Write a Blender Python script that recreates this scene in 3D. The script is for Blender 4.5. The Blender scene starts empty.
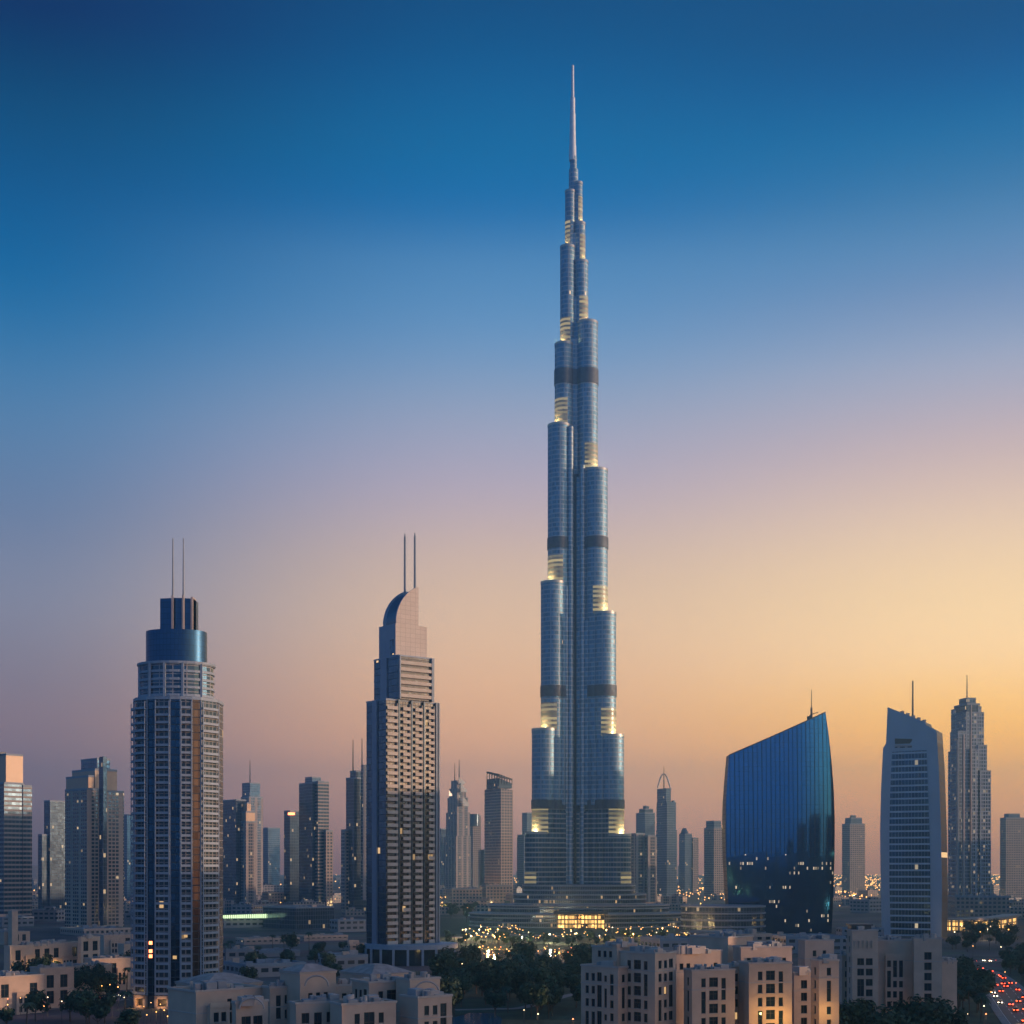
import bpy, math, random
from mathutils import Matrix, Vector
R = math.radians
random.seed(11)
SC = bpy.context.scene
COL = SC.collection

# ------------------------------------------------------------------ camera
F, HOR, CAMH = 1400.0, 868.0, 55.0
cam = bpy.data.objects.new('camera', bpy.data.cameras.new('camera'))
COL.objects.link(cam)
cam.location = (0, 0, CAMH)
cam.rotation_euler = (R(90), 0, 0)
cam.data.sensor_width = 36.0
cam.data.lens = F / 1024 * 36.0
cam.data.shift_y = (HOR - 512) / 1024
cam.data.clip_start = 1.0
cam.data.clip_end = 60000
SC.camera = cam
SC.render.resolution_x = SC.render.resolution_y = 1024
SC.view_settings.view_transform = 'Standard'
SC.view_settings.look = 'None'
SC.view_settings.exposure = 0.0
SC.view_settings.gamma = 1.0
SC.cycles.use_denoising = True
SC.cycles.max_bounces = 5
SC.cycles.diffuse_bounces = 2
SC.cycles.glossy_bounces = 3
SC.cycles.transmission_bounces = 2
SC.cycles.volume_bounces = 1
SC.cycles.sample_clamp_indirect = 2.0
SC.cycles.sample_clamp_direct = 0.0
SC.cycles.use_light_tree = True

# ------------------------------------------------------------------ sky and sun
SUN_EL, SUN_AZ = 3.2, 97.0          # azimuth clockwise from the view direction (+Y)
def lin(c):
    return tuple((v / 255 / 12.92) if v / 255 <= .04045 else ((v / 255 + .055) / 1.055) ** 2.4 for v in c)
SKY = {}  # elevation in degrees -> linear colour of the clear dusk sky, for five compass directions
#SKYTABLE-BEGIN
SKY['left'] = [(0.0, (0.2357, 0.1128, 0.0786)), (2.62, (0.6322, 0.304, 0.252)), (4.92, (0.6235, 0.3264, 0.2675)), (7.21, (0.4158, 0.2946, 0.31)), (10.22, (0.3678, 0.3607, 0.4382)), (13.43, (0.1895, 0.2505, 0.4044)), (17.12, (0.1116, 0.2751, 0.4855)), (20.64, (0.0005, 0.1747, 0.4238)), (24.2, (0.0005, 0.105, 0.3003)), (27.32, (0.0005, 0.0743, 0.1815)), (30.28, (0.0005, 0.0186, 0.101)), (45, (0.01, 0.0167, 0.101))]
SKY['centre'] = [(0.0, (0.6296, 0.2085, 0.201)), (1.96, (1.6441, 0.6638, 0.3715)), (4.17, (2.099, 0.8818, 0.3222)), (6.28, (1.6982, 0.7994, 0.2914)), (9.33, (1.2849, 0.7941, 0.4433)), (12.29, (0.9616, 0.6405, 0.4304)), (15.19, (0.6048, 0.4783, 0.5916)), (18.0, (0.3807, 0.4424, 0.5896)), (20.74, (0.1449, 0.3432, 0.6114)), (23.37, (0.087, 0.2715, 0.532)), (25.17, (0.0005, 0.1621, 0.4424)), (27.15, (0.0005, 0.1577, 0.3782)), (29.53, (0.0005, 0.1088, 0.3016)), (31.8, (0.0005, 0.0734, 0.2054)), (45, (0.01, 0.0661, 0.2054))]
SKY['right'] = [(0.0, (1.0969, 0.3126, 0.1669)), (2.35, (2.6314, 0.8434, 0.119)), (4.16, (3.0, 1.1259, 0.0005)), (5.99, (2.4343, 1.1243, 0.0577)), (8.12, (1.9168, 1.1733, 0.5245)), (10.48, (1.5643, 1.0173, 0.4646)), (13.39, (1.1357, 0.7748, 0.5218)), (16.24, (0.7318, 0.5096, 0.517)), (19.0, (0.4108, 0.4772, 0.6356)), (21.25, (0.2021, 0.3119, 0.531)), (23.0, (0.1148, 0.2819, 0.5186)), (24.83, (0.0383, 0.1966, 0.4159)), (26.77, (0.0005, 0.157, 0.3774)), (28.52, (0.0005, 0.0966, 0.2932)), (30.28, (0.0005, 0.0743, 0.2073)), (45, (0.01, 0.0669, 0.2073))]
#SKYTABLE-END
SKY['sun'] = [(0, (1.5, .56, .16)), (4, (2.3, 1.0, .34)), (8, (2.3, 1.4, .68)), (14, (1.5, 1.2, .92)), (22, (.60, .66, .90)), (32, (.15, .33, .66)), (45, (.03, .15, .36))]
SKY['back'] = [(0, (.09, .15, .27)), (6, (.15, .24, .42)), (14, (.12, .27, .50)), (25, (.05, .22, .46)), (45, (.025, .13, .32))]
world = bpy.data.worlds.new('World')
SC.world = world
world.use_nodes = True
nt = world.node_tree
N, L = nt.nodes, nt.links
bg = N['Background']
bg.inputs[1].default_value = 4.0          # the ramps below hold a quarter of the radiance
sky = N.new('ShaderNodeTexSky'); sky.sky_type = 'NISHITA'; sky.sun_disc = False
sky.sun_elevation = R(SUN_EL); sky.sun_rotation = R(SUN_AZ); sky.ozone_density = 6; sky.dust_density = 1
def wmath(op, a, b=None, c=None):
    n = N.new('ShaderNodeMath'); n.operation = op
    for i, v in enumerate((a, b, c)):
        if v is None: continue
        if isinstance(v, (int, float)): n.inputs[i].default_value = v
        else: L.new(v, n.inputs[i])
    return n.outputs[0]
tc = N.new('ShaderNodeTexCoord'); sx = N.new('ShaderNodeSeparateXYZ'); L.new(tc.outputs['Generated'], sx.inputs[0])
el = wmath('MULTIPLY', wmath('ARCSINE', sx.outputs[2]), 180 / math.pi / 45)
az = wmath('MULTIPLY', wmath('ARCTAN2', sx.outputs[0], sx.outputs[1]), 180 / math.pi)
def ramp(stops):
    n = N.new('ShaderNodeValToRGB'); cr = n.color_ramp
    while len(cr.elements) > 1: cr.elements.remove(cr.elements[-1])
    cr.elements[0].position = 0; cr.elements[0].color = (*[v / 4 for v in stops[0][1]], 1)
    for e, c in stops[1:]:
        x = cr.elements.new(e / 45); x.color = (*[v / 4 for v in c], 1)
    cr.interpolation = 'B_SPLINE'
    L.new(el, n.inputs[0]); return n.outputs[0]
def mrange(a, b):
    n = N.new('ShaderNodeMapRange'); n.interpolation_type = 'SMOOTHSTEP'
    L.new(az, n.inputs[0]); n.inputs[1].default_value = a; n.inputs[2].default_value = b
    return n.outputs[0]
def mixc(f, a, b):
    n = N.new('ShaderNodeMix'); n.data_type = 'RGBA'
    L.new(f, n.inputs[0]); L.new(a, n.inputs[6]); L.new(b, n.inputs[7]); return n.outputs[2]
rp = {k: ramp(v) for k, v in SKY.items()}
c = mixc(mrange(-20.1, 0), rp['left'], rp['centre'])
c = mixc(mrange(0, 20.1), c, rp['right'])
c = mixc(mrange(23, 80), c, rp['sun'])
c = mixc(mrange(118, 165), c, rp['back'])
c = mixc(mrange(-120, -26), rp['back'], c)
add = N.new('ShaderNodeMix'); add.data_type = 'RGBA'; add.blend_type = 'ADD'; add.inputs[0].default_value = 0.001
L.new(c, add.inputs[6]); L.new(sky.outputs[0], add.inputs[7])
L.new(add.outputs[2], bg.inputs[0])

sl = bpy.data.lights.new('sun', 'SUN'); sl.energy = 5.0; sl.angle = R(0.5); sl.color = (1.0, 0.60, 0.34)
so = bpy.data.objects.new('sun', sl); COL.objects.link(so)
sv = Vector((math.sin(R(SUN_AZ)) * math.cos(R(SUN_EL)), math.cos(R(SUN_AZ)) * math.cos(R(SUN_EL)), math.sin(R(SUN_EL))))
so.rotation_euler = sv.to_track_quat('Z', 'Y').to_euler()

# ------------------------------------------------------------------ where things stand
def X(px, d): return (px - 512) / F * d
def Z(py, d): return CAMH - (py - HOR) / F * d
def GD(py): return CAMH * F / (py - HOR)          # distance of the ground seen at a row

# ------------------------------------------------------------------ materials
def new_mat(name):
    m = bpy.data.materials.new(name); m.use_nodes = True
    return m, m.node_tree.nodes, m.node_tree.links
def plain(name, col, rough=.7, metal=0.0, noise=0.15, scale=.3, em=None, es=0.0, sample=True, spec=.5):
    m, n, l = new_mat(name)
    b = n['Principled BSDF']
    b.inputs['Roughness'].default_value = rough; b.inputs['Metallic'].default_value = metal
    b.inputs['Specular IOR Level'].default_value = spec
    if noise:
        t = n.new('ShaderNodeTexCoord'); q = n.new('ShaderNodeTexNoise'); q.inputs['Scale'].default_value = scale; q.inputs['Detail'].default_value = 5
        l.new(t.outputs['Object'], q.inputs['Vector'])
        mr = n.new('ShaderNodeMapRange'); mr.inputs[1].default_value = .3; mr.inputs[2].default_value = .7
        mr.inputs[3].default_value = 1 - noise; mr.inputs[4].default_value = 1 + noise
        l.new(q.outputs[0], mr.inputs[0])
        vm = n.new('ShaderNodeVectorMath'); vm.operation = 'SCALE'; vm.inputs[0].default_value = col
        l.new(mr.outputs[0], vm.inputs['Scale']); l.new(vm.outputs[0], b.inputs['Base Color'])
    else:
        b.inputs['Base Color'].default_value = (*col, 1)
    if em:
        b.inputs['Emission Color'].default_value = (*em, 1); b.inputs['Emission Strength'].default_value = es
    if not sample: m.cycles.emission_sampling = 'NONE'
    return m

def facade_group():
    g = bpy.data.node_groups.new('facade', 'ShaderNodeTree')
    def inp(nm, t, v):
        s = g.interface.new_socket(nm, in_out='INPUT', socket_type=t); s.default_value = v
    F_, C_ = 'NodeSocketFloat', 'NodeSocketColor'
    for nm, v in (('FloorH', 3.5), ('BayW', 2.0), ('Slab', .3), ('Mull', .1), ('ColPeriod', 20.0), ('ColFrac', 0.0),
                  ('Lit', .02), ('LitStrength', 1.5), ('Seed', 0.0), ('GlassMetal', .75), ('GlassRough', .12), ('WallMetal', 0.0), ('WallRough', .6), ('Tilt', .008), ('FloorLit', .0), ('Vary', .55)):
        inp(nm, F_, v)
    inp('Wall', C_, (.3, .25, .2, 1)); inp('Glass', C_, (.1, .2, .3, 1)); inp('LitColor', C_, (1, .62, .28, 1))
    g.interface.new_socket('BSDF', in_out='OUTPUT', socket_type='NodeSocketShader')
    n, l = g.nodes, g.links
    gi = n.new('NodeGroupInput'); go = n.new('NodeGroupOutput')
    def m(op, a, b=None):
        q = n.new('ShaderNodeMath'); q.operation = op
        for i, v in enumerate((a, b)):
            if v is None: continue
            if isinstance(v, str): l.new(gi.outputs[v], q.inputs[i])
            elif isinstance(v, (int, float)): q.inputs[i].default_value = v
            else: l.new(v, q.inputs[i])
        return q.outputs[0]
    uv = n.new('ShaderNodeUVMap'); s = n.new('ShaderNodeSeparateXYZ'); l.new(uv.outputs[0], s.inputs[0])
    v = m('DIVIDE', s.outputs[1], 'FloorH'); fv = m('FRACT', v); iv = m('FLOOR', v)
    u = m('DIVIDE', s.outputs[0], 'BayW'); fu = m('FRACT', u); iu = m('FLOOR', u)
    slab = m('LESS_THAN', fv, 'Slab'); mull = m('LESS_THAN', fu, 'Mull')
    cm = m('LESS_THAN', m('FRACT', m('DIVIDE', s.outputs[0], 'ColPeriod')), 'ColFrac')
    wm = m('MAXIMUM', m('MAXIMUM', slab, mull), cm)
    cx = n.new('ShaderNodeCombineXYZ'); l.new(iu, cx.inputs[0]); l.new(iv, cx.inputs[1]); l.new(gi.outputs['Seed'], cx.inputs[2])
    wn = n.new('ShaderNodeTexWhiteNoise'); wn.noise_dimensions = '3D'; l.new(cx.outputs[0], wn.inputs[0])
    sc_ = n.new('ShaderNodeSeparateColor'); l.new(wn.outputs['Color'], sc_.inputs[0])
    cx2 = n.new('ShaderNodeCombineXYZ'); l.new(m('FLOOR', m('DIVIDE', iu, 6.0)), cx2.inputs[0]); l.new(iv, cx2.inputs[1]); l.new(gi.outputs['Seed'], cx2.inputs[2])
    wf = n.new('ShaderNodeTexWhiteNoise'); wf.noise_dimensions = '3D'; l.new(cx2.outputs[0], wf.inputs[0])
    litf = m('LESS_THAN', wf.outputs['Value'], 'FloorLit')
    litc = m('MAXIMUM', m('LESS_THAN', wn.outputs['Value'], 'Lit'), m('MULTIPLY', litf, m('LESS_THAN', sc_.outputs[2], .6)))
    lit = m('MULTIPLY', litc, m('SUBTRACT', 1.0, wm))
    def mix(f, a, b, typ='RGBA'):
        q = n.new('ShaderNodeMix'); q.data_type = typ
        i1, i2, o = (6, 7, 2) if typ == 'RGBA' else (2, 3, 0)
        l.new(f, q.inputs[0])
        for i, x in ((i1, a), (i2, b)):
            if isinstance(x, str): l.new(gi.outputs[x], q.inputs[i])
            elif isinstance(x, (int, float)): q.inputs[i].default_value = x
            else: l.new(x, q.inputs[i])
        return q.outputs[o]
    def scale(c, f):
        q = n.new('ShaderNodeVectorMath'); q.operation = 'SCALE'
        if isinstance(c, str): l.new(gi.outputs[c], q.inputs[0])
        else: l.new(c, q.inputs[0])
        l.new(f, q.inputs['Scale']); return q.outputs[0]
    gl = scale('Glass', m('ADD', m('MULTIPLY', m('SUBTRACT', sc_.outputs[0], .5), 'Vary'), 1.0))
    no = n.new('ShaderNodeTexNoise'); no.inputs['Scale'].default_value = .07; no.inputs['Detail'].default_value = 6
    l.new(uv.outputs[0], no.inputs['Vector'])
    wl = scale('Wall', m('ADD', m('MULTIPLY', no.outputs[0], .5), .75))
    b = n.new('ShaderNodeBsdfPrincipled')
    l.new(mix(wm, gl, wl), b.inputs['Base Color'])
    l.new(mix(wm, 'GlassMetal', 'WallMetal', 'FLOAT'), b.inputs['Metallic'])
    l.new(mix(wm, 'GlassRough', 'WallRough', 'FLOAT'), b.inputs['Roughness'])
    l.new(gi.outputs['LitColor'], b.inputs['Emission Color'])
    l.new(m('MULTIPLY', m('MULTIPLY', lit, 'LitStrength'), m('ADD', sc_.outputs[1], .25)), b.inputs['Emission Strength'])
    ge = n.new('ShaderNodeNewGeometry')
    sb = n.new('ShaderNodeVectorMath'); sb.operation = 'SUBTRACT'; l.new(wn.outputs['Color'], sb.inputs[0]); sb.inputs[1].default_value = (.5, .5, .5)
    tl = scale(sb.outputs[0], gi.outputs['Tilt'])
    ad = n.new('ShaderNodeVectorMath'); ad.operation = 'ADD'; l.new(ge.outputs['Normal'], ad.inputs[0]); l.new(tl, ad.inputs[1])
    nm = n.new('ShaderNodeVectorMath'); nm.operation = 'NORMALIZE'; l.new(ad.outputs[0], nm.inputs[0])
    l.new(nm.outputs[0], b.inputs['Normal'])
    l.new(b.outputs[0], go.inputs[0])
    return g
FG = facade_group()
seed_n = [0]
def facade(name, sample=False, **kw):
    m, n, l = new_mat(name)
    n.remove(n['Principled BSDF'])
    g = n.new('ShaderNodeGroup'); g.node_tree = FG
    seed_n[0] += 7.3; g.inputs['Seed'].default_value = seed_n[0]
    for k, v in kw.items():
        g.inputs[k].default_value = (*v, 1) if isinstance(v, tuple) else v
    l.new(g.outputs[0], n['Material Output'].inputs[0])
    if not sample: m.cycles.emission_sampling = 'NONE'
    return m

M = {}
M['roof'] = plain('roof_gravel', (.24, .22, .23), .9, noise=.3, scale=.15)
M['roofblue'] = plain('roof_membrane', (.2, .22, .27), .8, noise=.35, scale=.2)
M['stone'] = plain('beige_render', (.53, .385, .31), .85, noise=.12, scale=.25)
M['stonelight'] = plain('pale_stone', (.52, .40, .33), .8, noise=.1, scale=.2)
M['trim'] = plain('pale_trim', (.45, .38, .36), .7, noise=.1, scale=.3)
M['frame'] = plain('bronze_frame', (.05, .05, .055), .5, noise=0)
M['pane'] = plain('window_glass', (.03, .06, .09), .08, .55, noise=.4, scale=.11)
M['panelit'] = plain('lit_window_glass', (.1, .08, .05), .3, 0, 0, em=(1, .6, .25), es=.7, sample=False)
M['steel'] = plain('grey_steel', (.35, .37, .4), .4, .6, noise=.1)
M['darksteel'] = plain('dark_steel', (.08, .085, .1), .5, .4, noise=.1)
M['white'] = plain('white_steel', (.7, .7, .72), .5, .1, noise=.05)
M['conc'] = plain('grey_concrete', (.22, .27, .34), .6, .15, noise=.08, scale=.08)
M['asphalt'] = plain('asphalt', (.05, .05, .055), .6, noise=.25, scale=.08)
M['pave'] = plain('pale_paving', (.22, .2, .2), .8, noise=.2, scale=.1)
M['lane'] = plain('road_paint', (.7, .7, .68), .7, noise=.15)
M['unit'] = plain('rooftop_plant_metal', (.3, .31, .34), .6, .3, noise=.2)
M['tile'] = plain('roof_tile', (.36, .27, .25), .85, noise=.25, scale=.5)
M['lamp'] = plain('lamp_glow_amber', (1, .7, .4), .5, noise=0, em=(1, .44, .11), es=5, sample=False)
M['lampw'] = plain('lamp_glow_white', (1, .9, .7), .5, noise=0, em=(1, .72, .40), es=6, sample=False)
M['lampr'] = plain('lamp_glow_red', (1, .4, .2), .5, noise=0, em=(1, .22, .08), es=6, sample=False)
M['lampfar'] = plain('far_lamp_glow', (1, .7, .4), .5, noise=0, em=(1, .46, .12), es=3.6, sample=False)
M['lampgreen'] = plain('lamp_glow_green', (1, .9, .7), .5, noise=0, em=(.75, 1, .5), es=1.6, sample=False)
M['amberlit'] = facade('amber_lit_hall', FloorH=4, BayW=3, Slab=.25, Mull=.2, Wall=(.25, .18, .12), Glass=(.2, .15, .1), Lit=.85, LitStrength=2.2, LitColor=(1, .55, .16))

# ------------------------------------------------------------------ mesh helper
class MB:
    def __init__(s): s.v = []; s.f = []; s.uv = []; s.m = []; s.sm = []
    def face(s, pts, uvs=None, m=0, smooth=False):
        b = len(s.v); s.v += [tuple(p) for p in pts]; s.f.append(tuple(range(b, b + len(pts))))
        s.uv += list(uvs) if uvs else [(0, 0)] * len(pts); s.m.append(m); s.sm.append(smooth)
    def prism(s, poly, z0, z1, m=0, mt=None, smooth=False, bottom=False, u0=0.0, ztops=None):
        n = len(poly); u = u0; mt = m if mt is None else mt
        zt = ztops or [z1] * n
        for i in range(n):
            a, b = poly[i], poly[(i + 1) % n]; ln = math.hypot(b[0] - a[0], b[1] - a[1])
            za, zb = zt[i], zt[(i + 1) % n]
            s.face([(a[0], a[1], z0), (b[0], b[1], z0), (b[0], b[1], zb), (a[0], a[1], za)],
                   [(u, z0), (u + ln, z0), (u + ln, zb), (u, za)], m, smooth)
            u += ln
        s.face([(p[0], p[1], z) for p, z in zip(poly, zt)], [(p[0], p[1]) for p in poly], mt)
        if bottom: s.face([(p[0], p[1], z0) for p in reversed(poly)], None, mt)
    def box(s, cx, cy, wx, wy, z0, z1, m=0, mt=None, yaw=0.0, bottom=True):
        c, q = math.cos(yaw), math.sin(yaw)
        P = [(cx + c * x - q * y, cy + q * x + c * y) for x, y in ((-wx / 2, -wy / 2), (wx / 2, -wy / 2), (wx / 2, wy / 2), (-wx / 2, wy / 2))]
        s.prism(P, z0, z1, m, mt, bottom=bottom)
    def cyl(s, cx, cy, r, z0, z1, n=16, m=0, mt=None, r1=None, smooth=True):
        r1 = r if r1 is None else r1
        A = [(math.cos(2 * math.pi * i / n), math.sin(2 * math.pi * i / n)) for i in range(n)]
        for i in range(n):
            a, b = A[i], A[(i + 1) % n]; u = 2 * math.pi * r * i / n; u1 = 2 * math.pi * r * (i + 1) / n
            s.face([(cx + a[0] * r, cy + a[1] * r, z0), (cx + b[0] * r, cy + b[1] * r, z0), (cx + b[0] * r1, cy + b[1] * r1, z1), (cx + a[0] * r1, cy + a[1] * r1, z1)],
                   [(u, z0), (u1, z0), (u1, z1), (u, z1)], m, smooth)
        s.face([(cx + a[0] * r1, cy + a[1] * r1, z1) for a in A], None, m if mt is None else mt)
    def ball(s, cx, cy, cz, r, m=0):
        t = [(1, 0, 0), (-1, 0, 0), (0, 1, 0), (0, -1, 0), (0, 0, 1), (0, 0, -1)]
        for a, b, c_ in ((0, 2, 4), (2, 1, 4), (1, 3, 4), (3, 0, 4), (2, 0, 5), (1, 2, 5), (3, 1, 5), (0, 3, 5)):
            s.face([(cx + t[i][0] * r, cy + t[i][1] * r, cz + t[i][2] * r) for i in (a, b, c_)], None, m, True)
    def bar(s, a, b, r, m=0, n=6):
        a, b = Vector(a), Vector(b); d = (b - a).normalized(); p = d.orthogonal().normalized(); q = d.cross(p)
        ring = [(p * math.cos(2 * math.pi * i / n) + q * math.sin(2 * math.pi * i / n)) * r for i in range(n)]
        for i in range(n):
            s.face([a + ring[i], a + ring[(i + 1) % n], b + ring[(i + 1) % n], b + ring[i]], None, m, True)
        s.face([b + x for x in ring], None, m)
    def add(s, o, mat):
        b = len(s.v); s.v += [tuple(mat @ Vector(p)) for p in o.v]; s.f += [tuple(i + b for i in f) for f in o.f]
        s.uv += o.uv; s.m += o.m; s.sm += o.sm
    def mesh(s, name, mats):
        me = bpy.data.meshes.new(name); me.from_pydata(s.v, [], s.f)
        ul = me.uv_layers.new(name='UVMap')
        ul.data.foreach_set('uv', [c_ for p in s.uv for c_ in p])
        me.polygons.foreach_set('material_index', s.m); me.polygons.foreach_set('use_smooth', s.sm)
        for x in mats: me.materials.append(x)
        if any(s.sm):   # weld so that smooth shading works across the facets of a curve
            import bmesh
            bm = bmesh.new(); bm.from_mesh(me); bmesh.ops.remove_doubles(bm, verts=bm.verts, dist=.002)
            for e in bm.edges:
                if len(e.link_faces) == 2 and (not all(f.smooth for f in e.link_faces) or e.calc_face_angle(0) > R(40)): e.smooth = False
            bm.to_mesh(me); bm.free()
        me.update(); return me
def link(name, me, parent=None, mat=None):
    o = bpy.data.objects.new(name, me); COL.objects.link(o)
    if parent: o.parent = parent
    if mat is not None: o.matrix_local = mat
    return o
def part(name, mb, mats, parent): return link(name, mb.mesh(name, mats if isinstance(mats, list) else [mats]), parent)
def tag(o, label, cat, group=None, kind=None):
    if label: o['label'] = label
    if cat: o['category'] = cat
    if group: o['group'] = group
    if kind: o['kind'] = kind
    return o
def thing(name, label, cat, loc=(0, 0, 0), group=None):
    o = link(name, None); o.location = loc; o.empty_display_size = 1
    return tag(o, label, cat, group)
def struct(name, mb, mats): 
    o = part(name, mb, mats, None); o['kind'] = 'structure'; return o
def copy_tree(o, parent=None):
    c_ = o.copy(); COL.objects.link(c_); c_.parent = parent
    for ch in o.children:
        if ch.type != 'LIGHT': copy_tree(ch, c_)
    return c_
def many(parent, name, items, cap=100):
    """items: (size key, proto MB, mats, matrix).  The largest become parts, the rest one stuff part."""
    items = sorted(items, key=lambda t: -t[0]); cache = {}
    for k, mb, mats, mx in items[:cap]:
        if id(mb) not in cache: cache[id(mb)] = mb.mesh(name, mats)
        link(name, cache[id(mb)], parent, mx)
    rest = items[cap:]
    if rest:
        allm = []; g = MB()
        for k, mb, mats, mx in rest:
            off = []
            for q in mats:
                if q not in allm: allm.append(q)
                off.append(allm.index(q))
            t = MB(); t.v = mb.v; t.f = mb.f; t.uv = mb.uv; t.sm = mb.sm; t.m = [off[i] for i in mb.m]
            g.add(t, mx)
        o = part(name, g, allm, parent); o['kind'] = 'stuff'

def quad(px0, pxc, px1, d, th):
    """Plan rectangle in world XY: near corner seen at pxc, its sides reaching to px0 and px1; th = turn of the right side away from us."""
    kc = (pxc - 512) / F; t = R(th) - math.atan(kc); k0 = (px0 - 512) / F; k1 = (px1 - 512) / F
    Nn = Vector((X(pxc, d), d))
    r = (X(px1, d) - X(pxc, d)) / max(math.cos(t) - k1 * math.sin(t), .2); l = (X(pxc, d) - X(px0, d)) / max(math.sin(t) + k0 * math.cos(t), .2)
    P1 = Nn + Vector((math.cos(t), math.sin(t))) * r; P3 = Nn + Vector((-math.sin(t), math.cos(t))) * l
    return [Nn, P1, P1 + P3 - Nn, P3]
def loc(poly, o): return [(p[0] - o[0], p[1] - o[1]) for p in poly]

# ------------------------------------------------------------------ haze
def build_haze():
    m, n, l = new_mat('haze_air'); n.remove(n['Principled BSDF'])
    v = n.new('ShaderNodeVolumePrincipled'); v.inputs['Density'].default_value = HAZE_D
    v.inputs['Color'].default_value = (.29, .64, .95, 1); v.inputs['Anisotropy'].default_value = .82
    l.new(v.outputs[0], n['Material Output'].inputs['Volume'])
    b = MB(); b.box(0, 5400, 8000, 11400, -1, 838, 0, bottom=True)
    # closed box with outward faces
    o = link('haze', b.mesh('haze', [m])); o['kind'] = 'stuff'; tag(o, 'dusty evening haze over the whole city', 'haze')
HAZE_D = 0.00015
build_haze()

# ------------------------------------------------------------------ ground
def ground_mat():
    m, n, l = new_mat('city_ground'); b = n['Principled BSDF']; b.inputs['Roughness'].default_value = .9
    t = n.new('ShaderNodeTexCoord'); q = n.new('ShaderNodeTexNoise'); q.inputs['Scale'].default_value = .012; q.inputs['Detail'].default_value = 8
    l.new(t.outputs['Object'], q.inputs['Vector'])
    v = n.new('ShaderNodeTexVoronoi'); v.inputs['Scale'].default_value = .02; l.new(t.outputs['Object'], v.inputs['Vector'])
    r = n.new('ShaderNodeValToRGB'); r.color_ramp.elements[0].position = .38; r.color_ramp.elements[0].color = (.035, .045, .045, 1)
    r.color_ramp.elements[1].position = .62; r.color_ramp.elements[1].color = (.14, .12, .11, 1); l.new(q.outputs[0], r.inputs[0])
    mx = n.new('ShaderNodeMix'); mx.data_type = 'RGBA'; mx.blend_type = 'MULTIPLY'; mx.inputs[0].default_value = .4
    l.new(r.outputs[0], mx.inputs[6]); l.new(v.outputs['Color'], mx.inputs[7]); l.new(mx.outputs[2], b.inputs['Base Color'])
    return m
g = MB(); g.face([(-3990, -290, 0), (3990, -290, 0), (3990, 11090, 0), (-3990, 11090, 0)])
struct('ground', g, [ground_mat()])

def ribbon(name, pts, width, z, mat, kerb=False, lanes=0):
    """A road or path along world points."""
    P = [Vector(p) for p in pts]; out = []
    for i in range(len(P) - 1):      # catmull-rom
        p0 = P[max(i - 1, 0)]; p1 = P[i]; p2 = P[i + 1]; p3 = P[min(i + 2, len(P) - 1)]
        for k in range(10):
            t = k / 10
            out.append(.5 * ((2 * p1) + (p2 - p0) * t + (2 * p0 - 5 * p1 + 4 * p2 - p3) * t * t + (3 * p1 - p0 - 3 * p2 + p3) * t ** 3))
    out.append(P[-1])
    def off(i, s):
        a = out[max(i - 1, 0)]; b = out[min(i + 1, len(out) - 1)]; d = (b - a).normalized(); n = Vector((-d.y, d.x)); return out[i] + n * s
    def strip(mb, s0, s1, z0, z1=None, i0=0, i1=None):
        for i in range(i0, (len(out) - 1) if i1 is None else i1):
            a, b, c_, d = off(i, s0), off(i, s1), off(i + 1, s1), off(i + 1, s0)
            mb.face([(a.x, a.y, z0), (d.x, d.y, z0), (c_.x, c_.y, z0), (b.x, b.y, z0)])
            if z1 is not None:
                mb.face([(a.x, a.y, 0), (d.x, d.y, 0), (d.x, d.y, z0), (a.x, a.y, z0)]); mb.face([(c_.x, c_.y, 0), (b.x, b.y, 0), (b.x, b.y, z0), (c_.x, c_.y, z0)])
    mb = MB(); strip(mb, -width / 2, width / 2, z); struct(name, mb, [mat])
    if kerb:
        mb = MB()
        for s in (-1, 1): strip(mb, s * (width / 2 + .05 + 1.2) - 1.2, s * (width / 2 + .05 + 1.2) + 1.2, .14, 0)
        struct('pavement', mb, [M['pave']])
    if lanes:
        mb = MB()
        for k in range(1, lanes):
            s = -width / 2 + width * k / lanes
            for i in range(0, len(out) - 1, 2): strip(mb, s - .12, s + .12, z + .006, None, i, i + 1)
        for s in (-width / 2 + .4, width / 2 - .4): strip(mb, s - .1, s + .1, z + .006)
        struct('road_marking', mb, [M['lane']])
    return out, off

# ================================================================== the supertall tower
BD = 1348.0; BK = BD / F; BX = X(575, BD)
MT_B = facade('tapering_tower_skin', FloorH=4.3, BayW=1.6, Slab=.27, Mull=.10, ColPeriod=8.6, ColFrac=.10, Wall=(.32, .39, .47), WallMetal=.6, WallRough=.6, Glass=(.12, .25, .38), GlassMetal=.85, GlassRough=.5, Lit=.0008, LitStrength=.9, Tilt=.008)
MT_B2 = facade('tapering_tower_lower_skin', FloorH=4.6, BayW=3.2, Slab=.28, Mull=.07, Wall=(.34, .35, .37), WallMetal=.15, WallRough=.55, Glass=(.05, .10, .16), GlassMetal=.8, GlassRough=.5, Lit=.006, LitStrength=.7, Tilt=.008)
MT_BL = facade('painted_glow_floors', FloorH=4.3, BayW=300, Slab=.45, Mull=.0, Wall=(.32, .30, .26), WallMetal=.2, WallRough=.5, Glass=(.12, .16, .18), GlassMetal=.5, GlassRough=.3, Lit=1.1, LitStrength=.40, LitColor=(1, .74, .30))  # emission stands in for floodlight falling on the floors above the terraces
def Zb(py): return Z(py, BD)
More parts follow.
